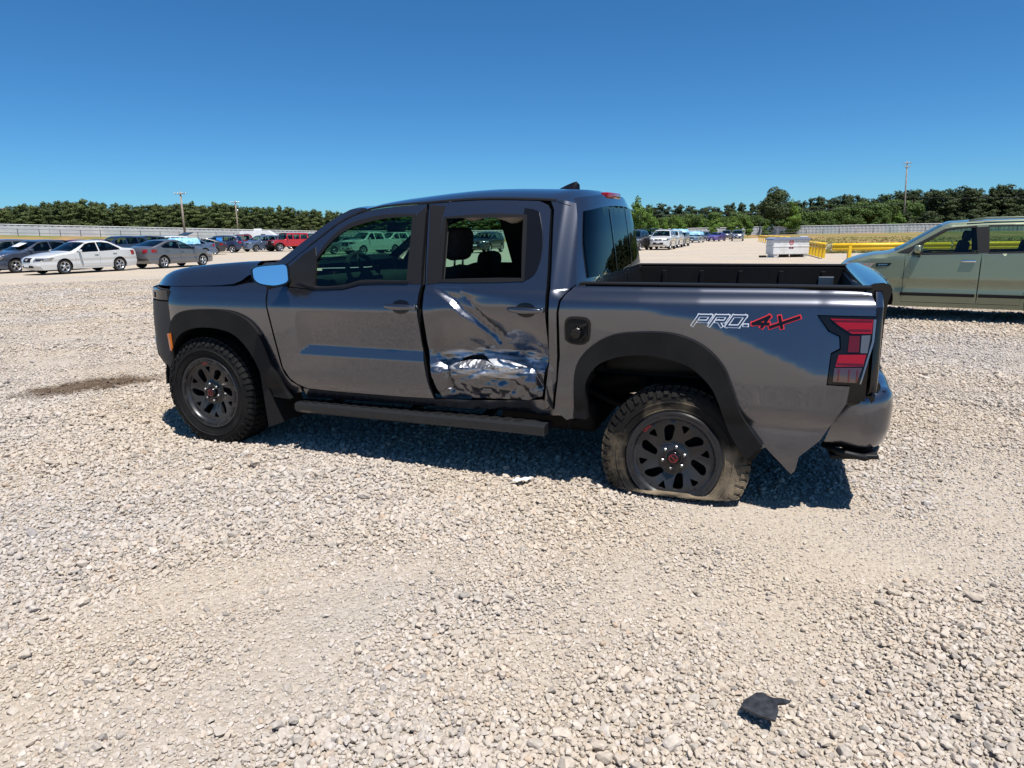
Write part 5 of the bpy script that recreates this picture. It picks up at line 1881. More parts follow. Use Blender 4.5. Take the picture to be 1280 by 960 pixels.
tag(q, 'blue tarp patch taped over a side window of the navy wagon', 'tarp')
p = lt_at('white crossover with its tailgate raised behind the grey coupe')
mb = MB()
mb.box((0, 0, 0), (.62, 1.25, .05), (0, .35, 0), .02)
mb.box((.0, 0, .03), (.42, 1.0, .02), (0, .35, 0))
q = mb.build('raised_tailgate', PD, placed['white crossover with its tailgate raised behind the grey coupe'])
q.location = (-2.15, 0, 1.82)
q = link('windscreen_sheet', to_mesh('sheet', [(-.20, -.26, 0), (.20, -.30, .0), (.24, .26, .012), (-.16, .30, .006)], [(0, 1, 2, 3)], M['white'], False))
q.matrix_world = Matrix.Translation((-22.1, 32.2, 0)) @ Matrix.Rotation(math.atan2(-.92, -.387), 4, 'Z') @ Matrix.Translation((.62, .15, 1.215)) @ Matrix.Rotation(.42, 4, 'Y')
tag(q, 'pale paper sheet lying in the windscreen of the blue grey sedan', 'paper')

# ------------------------------------------------------------------ white fence of panels, black pipe rail in front of it
WPAN = vary(mat('fence_panel', (0.407, 0.421, 0.444), .5, .1), (0.444, 0.458, 0.480), (0.547, 0.554, 0.554), .6, 6, .4, .7)
PIPE = mat('dark_pipe', (.03, .035, .05), .5, .3)
fpx = [(-260, 84, 2.6, 1.75), (-120, 95, 2.4, 1.75), (0, 108, 2.15, 1.75), (130, 116, 1.75, 1.75), (400, 132, .75, 1.65), (640, 142, .5, 1.65), (800, 150, .4, 1.65), (950, 150, .5, 1.8), (1180, 140, .72, 1.75), (1400, 128, .72, 1.75), (1600, 120, .7, 1.75)]
FL = [np.array((at(a, b), b, c, d)) for a, b, c, d in fpx]
def along(L, step):
    out = []
    for a, b in zip(L[:-1], L[1:]):
        n = max(1, int(round(np.linalg.norm((b - a)[:2]) / step)))
        out += [a + (b - a) * i / n for i in range(n)]
    return out + [L[-1]]
fence = thing('panel_fence', 'long pale corrugated panel fence closing the yard below the tree line', 'fence', (0, 140, 0))
fence.location = (0, 0, 0)
pts = along(FL, 6.0)
for a, b in zip(pts[:-1], pts[1:]):
    mb = MB()
    n = 8
    R = []
    d = (b - a)[:2]
    nn = np.array((-d[1], d[0])) / np.linalg.norm(d)
    for i in range(n * 2 + 1):
        q = a + (b - a) * (i / (n * 2)) * .996
        o = .05 if i % 2 else 0
        R.append([(q[0] + nn[0] * o, q[1] + nn[1] * o, q[2]), (q[0] + nn[0] * o, q[1] + nn[1] * o, q[2] + q[3])])
    mb.grid(R)
    mb.build('panel', WPAN, fence)
    mb = MB()
    mb.tube([(a[0], a[1], a[2] + a[3] - .02), (b[0], b[1], b[2] + b[3] - .02)], .05, 6)
    mb.build('cap_rail', WPAN, fence)
pipe = thing('pipe_fence', 'dark pipe rail fence running in front of the pale panel fence', 'fence')
FP = [np.array((p[0] * .985, p[1] * .985, p[2] - .1, p[3])) for p in FL]
pts = along(FP, 3.0)
post = MB().tube([(0, 0, -.3), (0, 0, 1.2)], .045, 6).mesh('post', PIPE)
for q in pts:
    o = link('post', post, pipe)
    o.location = (q[0], q[1], q[2])
for a, b in zip(FP[:-1], FP[1:]):
    for hz in (.55, 1.12):
        mb = MB()
        mb.tube([(a[0], a[1], a[2] + hz), (b[0], b[1], b[2] + hz)], .04, 6)
        mb.build('rail', PIPE, pipe)
mb = MB()
mb.tube([(at(951, 146), 146, .2), (at(951, 146), 146, 3.1)], .10, 8)
mb.box((at(951, 146), 146, 3.12), (.26, .26, .06))
mb.box((at(951, 146) + .12, 146, 1.6), (.06, .12, .5))
tag(mb.build('fence_post', PIPE), 'tall dark corner post of the fence beside the far yellow guardrail', 'post')

# ------------------------------------------------------------------ yellow guardrails
YEL = vary(mat('yellow_paint', (0.814, 0.520, 0.013), .45), (0.746, 0.474, 0.012), (0.588, 0.351, 0.029), 2.5, 7, .5, .8)
def wbeam(mb, a, b, z0=.42, h=.34, side=1):
    d = np.array((b[0] - a[0], b[1] - a[1]))
    nn = np.array((d[1], -d[0])) / np.linalg.norm(d) * side
    prof = [(0, 0), (.06, .05), (.085, .10), (.02, .15), (.02, .19), (.085, .24), (.06, .29), (0, .34)]
    mb.grid([[(q[0] + nn[0] * o, q[1] + nn[1] * o, z0 + zz * h / .34) for o, zz in prof] for q in (a, b)])
def guardrail(label, P, sp, ht=.76):
    g = thing('guardrail', label, 'guardrail', (P[0][0], P[0][1], 0))
    L = [np.array((p[0] - P[0][0], p[1] - P[0][1])) for p in P]
    for a, b in zip(L[:-1], L[1:]):
        n = max(1, int(np.linalg.norm(b - a) / 4.0))
        for i in range(n):
            mb = MB()
            wbeam(mb, a + (b - a) * i / n, a + (b - a) * (i + .985) / n, ht - .36, .36)
            o = mb.build('rail_beam', YEL, g, True)
            m = o.modifiers.new('thick', 'SOLIDIFY'); m.thickness = .006
    for a, b in zip(L[:-1], L[1:]):
        n = max(1, int(np.linalg.norm(b - a) / sp))
        for i in range(n):
            q = a + (b - a) * (i + .15) / n
            mb = MB()
            an = math.atan2((b - a)[1], (b - a)[0])
            mb.box((q[0], q[1], ht / 2 - .12), (.16, .16, ht + .2), (0, 0, an), .01)
            mb.build('post', YEL, g)
    return g
guardrail('long yellow guardrail behind the green hatchback hood', [(16.1, 34.8), (22.0, 34.6), (34, 34.2)], 3.3)
guardrail('short yellow guardrail with close set posts beside the white waste box', [(18.2, 42.5), (15.95, 35.0)], 1.25, .78)
guardrail('far yellow guardrail by the dark fence corner post', [(at(951, 100), 100), (at(962, 84), 84), (at(990, 66), 66)], 3.5, .85)

# ------------------------------------------------------------------ white waste box with a round red mark
bx_ = thing('waste_box', 'white lidded metal waste box with a round red mark on its front', 'container', (15.22, 38.2, 0), 0.03)
bx_.scale = (.84, .84, .90)
mb = MB()
mb.box((0, 0, .60), (2.34, 1.2, .86), bev=.03)
mb.build('body', M['white'], bx_)
mb = MB()
mb.box((0, 0, .64), (2.40, 1.24, .05), bev=.01)
mb.build('band', M['white'], bx_)
LIDM = mat('grey_lid', (.20, .24, .34), .5)
mb = MB()
mb.prism([(-1.22, 1.03), (-1.20, 1.10), (-1.05, 1.17), (1.05, 1.17), (1.20, 1.10), (1.22, 1.03)], lambda u, v: (u, -.66, v), lambda u, v: (u, .66, v))
mb.build('lid', LIDM, bx_)
mb = MB()
mb.box((.85, -.4, 1.21), (.5, .2, .05), bev=.01)
mb.build('lid_handle', M['white'], bx_)
for x in (-.95, -.2, .55, 1.0):
    mb = MB()
    mb.box((x, 0, .085), (.22, 1.1, .17))
    mb.build('skid', M['black'] if x in (-.2, .55) else M['white'], bx_)
mb = MB()
mb.lathe([(.15, -.604), (.15, -.610), (.115, -.610), (.115, -.604)], 24, (0, 0, .88))
mb.grid([[(-.11, -.608, .87), (.11, -.608, .87)], [(-.11, -.608, .90), (.11, -.608, .90)]])
for x in (-.04, .04):
    mb.grid([[(x - .015, -.609, .80), (x + .015, -.609, .80)], [(x - .015, -.609, .96), (x + .015, -.609, .96)]])
mb.build('round_mark', M['red_print'], bx_)
mb = MB()
for x in (-.08, .08):
    mb.box((x, -.606, .555), (.13, .010, .09))
mb.build('mark_plate', mat('dark_red_print', (.16, .03, .04), .5), bx_)
mb = MB()
for x0, w, z in ((-.86, .24, .90), (-.80, .12, .86), (.34, .12, .89), (.76, .28, .91), (.80, .22, .87)):
    mb.box((x0, -.605, z), (w, .008, .022))
mb.build('faded_print', mat('faded_print', (.45, .46, .50), .6), bx_)
mb = MB()
mb.box((0, 0, .05), (.36, .22, .1), (0, 0, .3), .02)
q = mb.build('rubber_block', M['black'])
q.location = (at(957, 38), 38.0, 0)
tag(q, 'small black block lying on gravel left of the white waste box', 'block')

# ------------------------------------------------------------------ white travel trailer
tr = thing('travel_trailer', 'white travel trailer with a roof unit parked before the fence', 'trailer', (at(327, 104), 104, 0), .12)
tr.scale = (.92, .92, .96)
TRW = vary(mat('trailer_skin', (0.644, 0.661, 0.679), .35), (0.661, 0.679, 0.696), (0.574, 0.592, 0.609), 1.5, 5, .4, .7)
mb = MB()
mb.prism([(-2.7, .55), (-2.7, 2.25), (-2.5, 2.45), (1.6, 2.45), (2.7, 1.75), (2.6, 1.0), (2.0, .55)], lambda u, v: (u, -1.15, v), lambda u, v: (u, 1.15, v))
mb.build('body', TRW, tr)
mb = MB()
mb.box((-.1, 0, 2.60), (1.15, .75, .30), bev=.06)
mb.build('roof_unit', TRW, tr)
for x, z, w in ((-1.7, 1.75, .8), (.9, 1.7, .7)):
    mb = MB()
    mb.box((x, -1.155, z), (w, .03, .5), bev=.01)
    mb.build('window', M['smoke_lens'], tr)
mb = MB()
mb.box((-.35, -1.16, 1.45), (.68, .03, 1.6), bev=.01)
mb.build('door', TRW, tr)
for x in (-.6, .4):
    for s in (1, -1):
        mb = MB()
        mb.lathe([(.05, .10), (.30, .10), (.33, .05), (.33, -.08), (.05, -.08)], 18)
        mb.V = [(a + x - .3, s * (b + 1.0), c + .33) for a, b, c in mb.V]
        mb.build('wheel', C_TYRE, tr, True)
mb = MB()
mb.tube([(2.0, .5, .5), (3.5, 0, .45)], .05, 6)
mb.tube([(2.0, -.5, .5), (3.5, 0, .45)], .05, 6)
mb.build('drawbar', M['iron'], tr)
mb = MB()
for z in (1.1, 1.2):
    mb.box((-.2, -1.153, z), (4.6, .012, .035))
mb.build('stripe', mat('pale_blue_stripe', (.42, .52, .62), .4), tr)

# ------------------------------------------------------------------ utility poles and wires
WOOD = vary(mat('pole_wood', (.22, .18, .15), .9), (.20, .165, .14), (.33, .29, .25), 4, 8, .35, .7)
def pole(label, px, Y, z0, ht, lean=0.0, arms=1, can=False, rz=0.0):
    o = thing('utility_pole', label, 'utility pole', (at(px, Y), Y, z0), rz)
    mb = MB()
    mb.tube([(0, 0, -1), (lean * .5, 0, ht * .5), (lean, 0, ht)], [.19, .16, .12], 10)
    mb.build('mast', WOOD, o, True)
    for a in range(arms):
        z = ht - .35 - a * .8
        mb = MB()
        mb.box((lean * z / ht, -.16, z), (1.9 - .6 * a, .10, .12))
        arm = mb.build('crossarm', WOOD, o)
        for x in (-.85 + .3 * a, -.35, .35, .85 - .3 * a):
            mb = MB()
            mb.lathe([(.001, .0), (.05, .0), (.06, .06), (.03, .10), (.05, .16), (.001, .18)], 8)
            mb.V = [(u + x + lean * z / ht, w - .16, v + z + .06) for u, v, w in mb.V]
            mb.build('insulator', M['steel'], arm)
    if can:
        mb = MB()
        mb.lathe([(.001, -.4), (.22, -.4), (.24, .35), (.001, .4)], 14)
        mb.V = [(u + lean * .7 + .32, w, v + ht * .74) for u, v, w in mb.V]
        mb.build('transformer', M['steel'], o, True)
    return o
pole('leaning wooden utility pole between the cars and the fence on the left', 235, 112, 1.0, 7.6, 0, 1)
pole('wooden utility pole with a transformer beside the white travel trailer', 301.5, 158, .8, 8.6, 0, 1, True)
pole('tall wooden utility pole rising above the trees on the right', 1130.5, 152, .7, 14.8, -.75, 2)
pole('short wooden utility pole at the far left edge before the pines', 13.5, 180, 2.0, 7.6, 0, 1)
def wire(label, a, b, sag, n=14):
    mb = MB()
    A, B = Vector(a), Vector(b)
    mb.tube([tuple(A.lerp(B, i / n) - Vector((0, 0, sag * 4 * (i / n) * (1 - i / n)))) for i in range(n + 1)], .018, 4, False)
    tag(mb.build('power_line', PIPE), label, 'power line')
xr = at(1130.5, 152)
wire('upper thin power line crossing in front of the right hand trees', (xr + .5, 152, 8.2), (120, 128, 8.6), 1.0)
wire('lower thin power line leading left from the tall right pole', (xr + .5, 152, 7.0), (20, 168, 6.0), 1.2)
wire('thin power line between the two left utility poles and beyond', (at(300, 158), 158, 8.2), (at(10, 180), 180, 9.3), .8)

# ------------------------------------------------------------------ trees
def leaf_mat(name, c1, c2):
    m = mat(name, c1, .7, 0, 0, .25)
    nt = m.node_tree
    b = nt.nodes['Principled BSDF']
    oi = N(nt, 'ShaderNodeObjectInfo')
    tc = N(nt, 'ShaderNodeTexCoord')
    nz = N(nt, 'ShaderNodeTexNoise')
    nz.inputs['Scale'].default_value = .9
    nz.inputs['Detail'].default_value = 6
    nt.links.new(tc.outputs['Object'], nz.inputs['Vector'])
    ad = N(nt, 'ShaderNodeMath', operation='MULTIPLY_ADD')
    ad.inputs[1].default_value = .55
    nt.links.new(oi.outputs['Random'], ad.inputs[0])
    sb = N(nt, 'ShaderNodeMath', operation='SUBTRACT')
    sb.inputs[1].default_value = .28
    nt.links.new(nz.outputs['Fac'], sb.inputs[0])
    nt.links.new(sb.outputs[0], ad.inputs[2])
    mx = N(nt, 'ShaderNodeMix', data_type='RGBA')
    mx.inputs[6].default_value = (*c1, 1)
    mx.inputs[7].default_value = (*c2, 1)
    nt.links.new(ad.outputs[0], mx.inputs[0])
    nt.links.new(mx.outputs[2], b.inputs['Base Color'])
    return m
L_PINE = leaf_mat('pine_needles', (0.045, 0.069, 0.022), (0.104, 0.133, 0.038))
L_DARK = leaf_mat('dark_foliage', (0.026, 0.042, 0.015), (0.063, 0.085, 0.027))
L_BRIGHT = leaf_mat('bright_foliage', (0.063, 0.124, 0.018), (0.135, 0.212, 0.032))
L_MID = leaf_mat('mid_foliage', (0.041, 0.075, 0.016), (0.086, 0.138, 0.027))
BARK = vary(mat('bark', (.10, .075, .055), .95), (.08, .06, .045), (.16, .13, .10), 6)

def crown_mesh(name, kind, seed, nq):
    """unit tree: height 1, leaf clumps spread over lumpy lobes"""
    r = random.Random(seed)
    lobes = []
    if kind == 'pine':
        for i in range(34):
            z = .10 + .88 * (i / 33) ** .9
            w = .17 * (1 - .50 * max(0, (z - .55) / .45) ** 2.2) * r.uniform(.65, 1.2)
            a = r.uniform(0, 6.28)
            d = w * r.uniform(.2, 1.0)
            lobes.append((d * math.cos(a), d * math.sin(a), z, w * .62, .045))
    elif kind == 'round':
        for i in range(16):
            a, u = r.uniform(0, 6.28), r.uniform(-.7, 1)
            rr = .30 * math.sqrt(max(0, 1 - u * u * .9))
            lobes.append((rr * .62 * math.cos(a), rr * .62 * math.sin(a), .60 + .30 * u, .17 * r.uniform(.7, 1.2), .12))
        lobes.append((0, 0, .6, .26, .26))
    else:  # young broadleaf, full to the ground
        for i in range(18):
            z = .10 + .84 * (i / 17)
            w = .30 * math.sin(math.pi * min(1, .25 + z * .72)) * r.uniform(.7, 1.1)
            a = r.uniform(0, 6.28)
            d = w * r.uniform(.2, .7)
            lobes.append((d * math.cos(a), d * math.sin(a), z, w * .7, .085))
    V, F = [], []
    wts = [l[3] * l[3] for l in lobes]
    for q in range(nq):
        l = r.choices(lobes, wts)[0]
        while True:
            p = Vector((r.uniform(-1, 1), r.uniform(-1, 1), r.uniform(-1, 1)))
            if .25 < p.length < 1: break
        p = p.normalized() * p.length ** .5
        c = Vector((l[0] + p.x * l[3], l[1] + p.y * l[3], l[2] + p.z * l[4]))
        s = r.uniform(.007, .0165) * (1.2 if kind != 'pine' else 1.0)
        n = (p + Vector((r.uniform(-.8, .8), r.uniform(-.8, .8), r.uniform(-.4, .9)))).normalized()
        u = n.orthogonal().normalized()
        u.rotate(Matrix.Rotation(r.uniform(0, 6.28), 3, n))
        w = n.cross(u)
        o = len(V)
        k = r.uniform(.5, 1.1)
        for a, b in ((-1, -k), (1.1, -k * .6), (.8, k), (-.7, k * .8)):
            V.append(tuple(c + u * a * s + w * b * s + n * r.uniform(-.3, .3) * s))
        F.append((o, o + 1, o + 2, o + 3))
    return to_mesh(name, V, F, None, False)

def trunk_mesh(name, kind, seed):
    r = random.Random(seed)
    mb = MB()
    x, y = 0, 0
    path = [(0, 0, -.04)]
    for i in range(5):
        x += r.uniform(-.008, .008); y += r.uniform(-.008, .008)
        path.append((x, y, .18 * (i + 1)))
    mb.tube(path, [.014, .0125, .011, .009, .006, .003], 7)
    for i in range(9):
        z = r.uniform(.35, .85)
        a = r.uniform(0, 6.28)
        L = r.uniform(.06, .16)
        mb.tube([(0, 0, z), (L * .5 * math.cos(a), L * .5 * math.sin(a), z + .03), (L * math.cos(a), L * math.sin(a), z + .05)], [.005, .0035, .0015], 5)
    return mb.mesh(name, BARK, True)
CROWNS = {k: [crown_mesh(k + '_crown', k, 10 + i + sum(map(ord, k)), 5200) for i in range(4)] for k in ('pine', 'round', 'young')}
TRUNKS = [trunk_mesh('trunk', 'pine', i) for i in range(3)]
def tree(name, label, cat, kind, m, x, y, z, ht, wd=1.0, group=None, i=0):
    o = thing(name, label, cat, (x, y, z), random.uniform(0, 6.28), group)
    o.scale = (ht * wd, ht * wd, ht)
    t = link('trunk', TRUNKS[i % 3], o)
    me = CROWNS[kind][i % 4]
    if not len(me.materials): me.materials.append(m)
    c = link('crown', me, o)
    c.material_slots[0].link = 'OBJECT'
    c.material_slots[0].material = m
    return o
def ground_z(px):
    return interp(px, [-260, 0, 130, 400, 640, 950, 1180, 1600], [2.6, 2.2, 1.75, .75, .5, .5, .72, .7])
def row(px0, px1, n, Y0, Y1, topf, name, label, cat, kind, m, group, wd=(.8, 1.1), spread=.15):
    for i in range(n):
        px = px0 + (px1 - px0) * (i + random.uniform(.1, .9)) / n
        Y = random.uniform(Y0, Y1)
        hz = 292.5 + (640 - px) * .0125
        z0 = ground_z(px)
        top = topf(px)
        ht = (hz - top) * Y / 833 + CAM_H - z0
        ht *= random.uniform(1 - spread, 1.02)
        tree(name, label, cat, kind, m, at(px, Y), Y, z0, ht, random.uniform(*wd), group, i + int(px))
topL = lambda px: interp(px, [-200, 0, 60, 110, 160, 250, 330, 440, 640, 780], [257, 261, 257, 253, 258, 256, 259, 265, 266, 262])
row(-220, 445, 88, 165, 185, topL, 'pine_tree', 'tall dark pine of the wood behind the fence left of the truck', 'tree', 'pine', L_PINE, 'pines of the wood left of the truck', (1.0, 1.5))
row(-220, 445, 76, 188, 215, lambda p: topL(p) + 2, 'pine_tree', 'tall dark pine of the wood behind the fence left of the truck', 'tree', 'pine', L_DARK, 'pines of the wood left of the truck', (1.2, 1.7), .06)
row(-220, 445, 34, 160, 166, lambda p: topL(p) + 17, 'undergrowth_tree', 'low broadleaf tree at the foot of the pine wood left of the truck', 'tree', 'young', L_DARK, 'low trees at the foot of the left pine wood', (1.1, 1.8), .25)
row(445, 790, 62, 165, 195, topL, 'pine_tree', 'tall pine standing in line with the truck cab and mostly hidden by it', 'tree', 'pine', L_PINE, 'pines behind the truck cab', (1.2, 1.7), .08)
topR = lambda px: interp(px, [780, 830, 880, 930, 960, 1000, 1040, 1100, 1135, 1180, 1230, 1300, 1500], [262, 256, 260, 255, 254, 251, 247, 246, 241, 239, 236, 235, 236])
row(785, 1135, 44, 170, 195, topR, 'pine_tree', 'dark pine in the mixed wood between the truck and the tall right pole', 'tree', 'pine', L_DARK, 'pines of the mixed wood', (.95, 1.4), .12)
row(785, 1140, 34, 158, 168, lambda p: topR(p) + 7, 'broadleaf_tree', 'mid green round tree in the mixed wood between the truck and the tall right pole', 'tree', 'round', L_MID, 'broadleaf trees of the mixed wood', (.95, 1.4), .3)
row(1130, 1520, 60, 160, 185, topR, 'pine_tree', 'dark pine of the tall wood right of the tall utility pole', 'tree', 'pine', L_DARK, 'pines of the right hand wood', (.95, 1.4), .10)
row(1130, 1520, 26, 150, 158, lambda p: topR(p) + 24, 'undergrowth_tree', 'low dark broadleaf tree at the foot of the right hand wood', 'tree', 'young', L_DARK, 'low trees at the foot of the right hand wood', (1.1, 1.7), .25)
row(800, 1000, 15, 135, 156, lambda p: 270, 'young_tree', 'small bright green young tree in front of the mixed wood', 'tree', 'young', L_BRIGHT, 'bright young trees before the mixed wood', (.7, 1.2), .35)
row(1000, 1130, 9, 152, 157, lambda p: 264, 'young_tree', 'bright green young tree just behind the fence left of the tall pole', 'tree', 'young', L_MID, 'young trees behind the fence left of the tall pole', (.8, 1.3), .3)
tree('broadleaf_tree', 'bright green leafy tree right beside the truck rear window', 'tree', 'young', L_BRIGHT, at(797, 92), 92, 0, 6.1, .95, None, 1)
tree('broadleaf_tree', 'slim bright green tree just right of the leafy tree by the truck cab', 'tree', 'young', L_BRIGHT, at(815, 98), 98, 0, 5.2, .7, None, 2)
tree('broadleaf_tree', 'large dark round crowned tree standing above the mixed wood', 'tree', 'round', L_DARK, at(969, 150), 150, .5, 9.9, .95, None, 3)
tree('broadleaf_tree', 'bright green tree at the right foot of the large round crowned tree', 'tree', 'young', L_BRIGHT, at(990, 148), 148, .5, 7.5, .8, None, 0)
tree('shrub', 'pale green low shrub behind the fence left of the tall pole', 'shrub', 'young', L_BRIGHT, at(1122, 146), 146, .6, 4.2, 1.6, None, 2)

# ------------------------------------------------------------------ ground, grass banks, gravel
def hnoise(x, y):
    hump = .020 * np.exp(-((x - .88) ** 2 + (y - 3.46) ** 2) / .30) + .022 * np.exp(-((x + 2.12) ** 2 + (y - 4.66) ** 2) / .25)
    return hump + (.012 * np.sin(x * 1.9 + .7 * np.sin(y * 1.3)) * np.sin(y * 2.3 + .5) + .007 * np.sin(x * 5.1 + y * 3.3) + .006 * np.sin(y * 7.7 - x * 2.1 + 1.0))
SANDY = [(-1.37, 2.58, 0.42, 0.6), (-0.92, 2.25, 0.34, 0.7), (-0.56, 1.97, 0.26, 0.7), (-0.28, 1.83, 0.20, 0.7), (-0.06, 1.96, 0.22, 0.5), (0.39, 2.60, 0.42, 0.6), (0.05, 2.20, 0.18, 0.4), (1.22, 3.14, 0.42, 0.7), (1.51, 3.01, 0.42, 0.8), (1.78, 2.88, 0.40, 0.8), (-1.08, 2.71, 0.40, 0.5), (0.18, 1.78, 0.20, 0.6), (-0.23, 2.87, 0.45, 0.5), (-1.41, 1.79, 0.22, 0.3), (2.40, 3.25, 0.50, 0.5), (-0.68, 2.35, 0.30, 0.6)]
def patchiness(x, y):
    """0 in sandy bare patches, 1 in deep loose stone"""
    v = (.5 + .30 * np.sin(x * 1.15 + 1.4 * np.sin(y * .9 + .6)) * np.sin(y * 1.45 + .8 * np.sin(x * 1.3)) + .22 * np.sin(x * 3.1 + y * 1.7 + 2.0) * np.sin(y * 2.7 - x * .8) + .12 * np.sin(x * 7.3 - y * 4.1))
    for cx, cy, r_, a_ in SANDY:
        v = v - .58 * a_ * np.exp(-((x - cx) ** 2 + ((y - cy) * 1.25) ** 2) / (r_ * r_))
    w = (x * .62 + y * .78)
    v = v + .12 + .22 * np.exp(-((np.sin(w * 1.05 + .35 * np.sin((x * .78 - y * .62) * .5)) - .9) / .12) ** 2)
    return np.clip(v, 0, 1)

GM = mat('gravel_ground', (.5, .43, .35), .95, 0, 0, .2)
nt = GM.node_tree
b = nt.nodes['Principled BSDF']
tc = N(nt, 'ShaderNodeTexCoord')
def ntex(scale, detail=6, rough=.6):
    n = N(nt, 'ShaderNodeTexNoise')
    n.inputs['Scale'].default_value = scale
    n.inputs['Detail'].default_value = detail
    n.inputs['Roughness'].default_value = rough
    nt.links.new(tc.outputs['Object'], n.inputs['Vector'])
    return n
def ramp(src, stops):
    r = N(nt, 'ShaderNodeValToRGB')
    while len(r.color_ramp.elements) < len(stops): r.color_ramp.elements.new(.5)
    for e, (p, c) in zip(r.color_ramp.elements, stops):
        e.position = p; e.color = (*c, 1)
    nt.links.new(src, r.inputs[0])
    return r
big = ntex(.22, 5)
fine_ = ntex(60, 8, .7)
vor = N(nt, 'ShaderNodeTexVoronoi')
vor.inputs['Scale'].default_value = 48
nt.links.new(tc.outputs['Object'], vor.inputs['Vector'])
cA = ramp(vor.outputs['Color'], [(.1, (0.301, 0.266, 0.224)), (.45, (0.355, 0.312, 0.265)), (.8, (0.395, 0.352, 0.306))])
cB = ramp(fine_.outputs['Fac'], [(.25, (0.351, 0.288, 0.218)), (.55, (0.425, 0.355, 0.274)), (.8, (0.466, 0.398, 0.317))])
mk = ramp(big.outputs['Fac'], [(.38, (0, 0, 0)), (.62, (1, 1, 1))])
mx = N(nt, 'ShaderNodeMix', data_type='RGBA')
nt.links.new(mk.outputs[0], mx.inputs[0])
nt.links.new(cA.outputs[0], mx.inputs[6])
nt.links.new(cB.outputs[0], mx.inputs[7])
def stain_nodes(nt, pos, col_in):
    """damp oily stain on the ground in front of the truck, given in world metres"""
    sx = N(nt, 'ShaderNodeSeparateXYZ')
    nt.links.new(pos, sx.inputs[0])
    def M_(op, a, b_=None, c=None):
        n = N(nt, 'ShaderNodeMath', operation=op)
        for i, v in enumerate((a, b_, c)):
            if v is None: continue
            if isinstance(v, (int, float)): n.inputs[i].default_value = v
            else: nt.links.new(v, n.inputs[i])
        return n.outputs[0]
    ca, sa = math.cos(.62), math.sin(.62)
    dx = M_('SUBTRACT', sx.outputs[0], -4.18)
    dy = M_('SUBTRACT', sx.outputs[1], 6.62)
    u = M_('ADD', M_('MULTIPLY', dx, ca), M_('MULTIPLY', dy, sa))
    v = M_('SUBTRACT', M_('MULTIPLY', dy, ca), M_('MULTIPLY', dx, sa))
    nz = N(nt, 'ShaderNodeTexNoise')
    nz.inputs['Scale'].default_value = 4.5
    nz.inputs['Detail'].default_value = 7
    nt.links.new(pos, nz.inputs['Vector'])
    d = M_('ADD', M_('POWER', M_('ABSOLUTE', M_('DIVIDE', u, .66)), 2.0), M_('POWER', M_('ABSOLUTE', M_('DIVIDE', v, .34)), 2.0))
    d = M_('ADD', d, M_('MULTIPLY', M_('SUBTRACT', nz.outputs['Fac'], .5), 2.2))
    mr = N(nt, 'ShaderNodeMapRange')
    mr.inputs[1].default_value = 1.25; mr.inputs[2].default_value = .45
    nt.links.new(d, mr.inputs[0])
    mx = N(nt, 'ShaderNodeMix', data_type='RGBA', blend_type='MULTIPLY')
    nt.links.new(mr.outputs[0], mx.inputs[0])
    nt.links.new(col_in, mx.inputs[6])
    mx.inputs[7].default_value = (.30, .245, .20, 1)
    return mx.outputs[2]
geo = N(nt, 'ShaderNodeNewGeometry')
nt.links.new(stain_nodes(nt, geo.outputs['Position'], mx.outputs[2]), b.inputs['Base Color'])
bp = N(nt, 'ShaderNodeBump')
bp.inputs['Strength'].default_value = .55
bp.inputs['Distance'].default_value = .02
ad = N(nt, 'ShaderNodeMath', operation='MULTIPLY_ADD')
ad.inputs[1].default_value = -1.2
nt.links.new(vor.outputs['Distance'], ad.inputs[0])
nt.links.new(fine_.outputs['Fac'], ad.inputs[2])
nt.links.new(ad.outputs[0], bp.inputs['Height'])
nt.links.new(bp.outputs[0], b.inputs['Normal'])

radii = np.concatenate([np.linspace(.3, 14, 70), np.geomspace(14.6, 120, 40), np.geomspace(130, 3500, 16)])
NA = 220
V, F = [(0, 0, -.012)], []
for r in radii:
    for k in range(NA):
        a = 2 * math.pi * k / NA
        x, y = r * math.sin(a), r * math.cos(a)
        V.append((x, y, float(hnoise(x, y)) * max(0, 1 - r / 40) - .012))
for k in range(NA):
    F.append((0, 1 + (k + 1) % NA, 1 + k))
for i in range(len(radii) - 1):
    for k in range(NA):
        a, c = 1 + i * NA + k, 1 + i * NA + (k + 1) % NA
        F.append((a, c, c + NA, a + NA))
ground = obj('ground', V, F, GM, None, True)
ground['kind'] = 'structure'

def bank(name, L, depth, m):
    """a grassy rise from level ground up to the foot of the fence"""
    mb = MB()
    R = []
    for p in along(L, 8.0):
        row_ = []
        d = math.hypot(p[0], p[1])
        for t in np.linspace(0, 1, 9):
            k = 1 - (1 - t) * depth / d
            z = (p[2] + .05) * t * t * (3 - 2 * t) + .12 * noise.noise(Vector((p[0] * .1 * k, p[1] * .1 * k, 0))) * math.sin(math.pi * t) + .02
            row_.append((p[0] * k, p[1] * k, z if t > 0 else -.05))
        for t in (1.15, 2.2):
            k = 1 + (t - 1) * 60 / d
            row_.append((p[0] * k, p[1] * k, p[2] + .05))
        R.append(row_)
    mb.grid(R)
    o = mb.build(name, m, None, True)
    o['kind'] = 'structure'
    return o
GR = mat('dry_grass', (.12, .14, .04), .95, 0, 0, .2)
vary(GR, (0.136, 0.141, 0.034), (0.284, 0.173, 0.083), .16, 9, .40, .60, None, .4, 6)
bank('grass_bank', FL[:5], 24, GR)
bank('grass_bank', FL[4:8], 8, GR)
RFL = [np.array((at(a, b), b, c, 1.7)) for a, b, c in ((962, 149, .5), (1000, 148, .55), (1180, 140, .72), (1400, 128, .72), (1600, 120, .7))]
bank('grass_field', RFL, 88, GR)
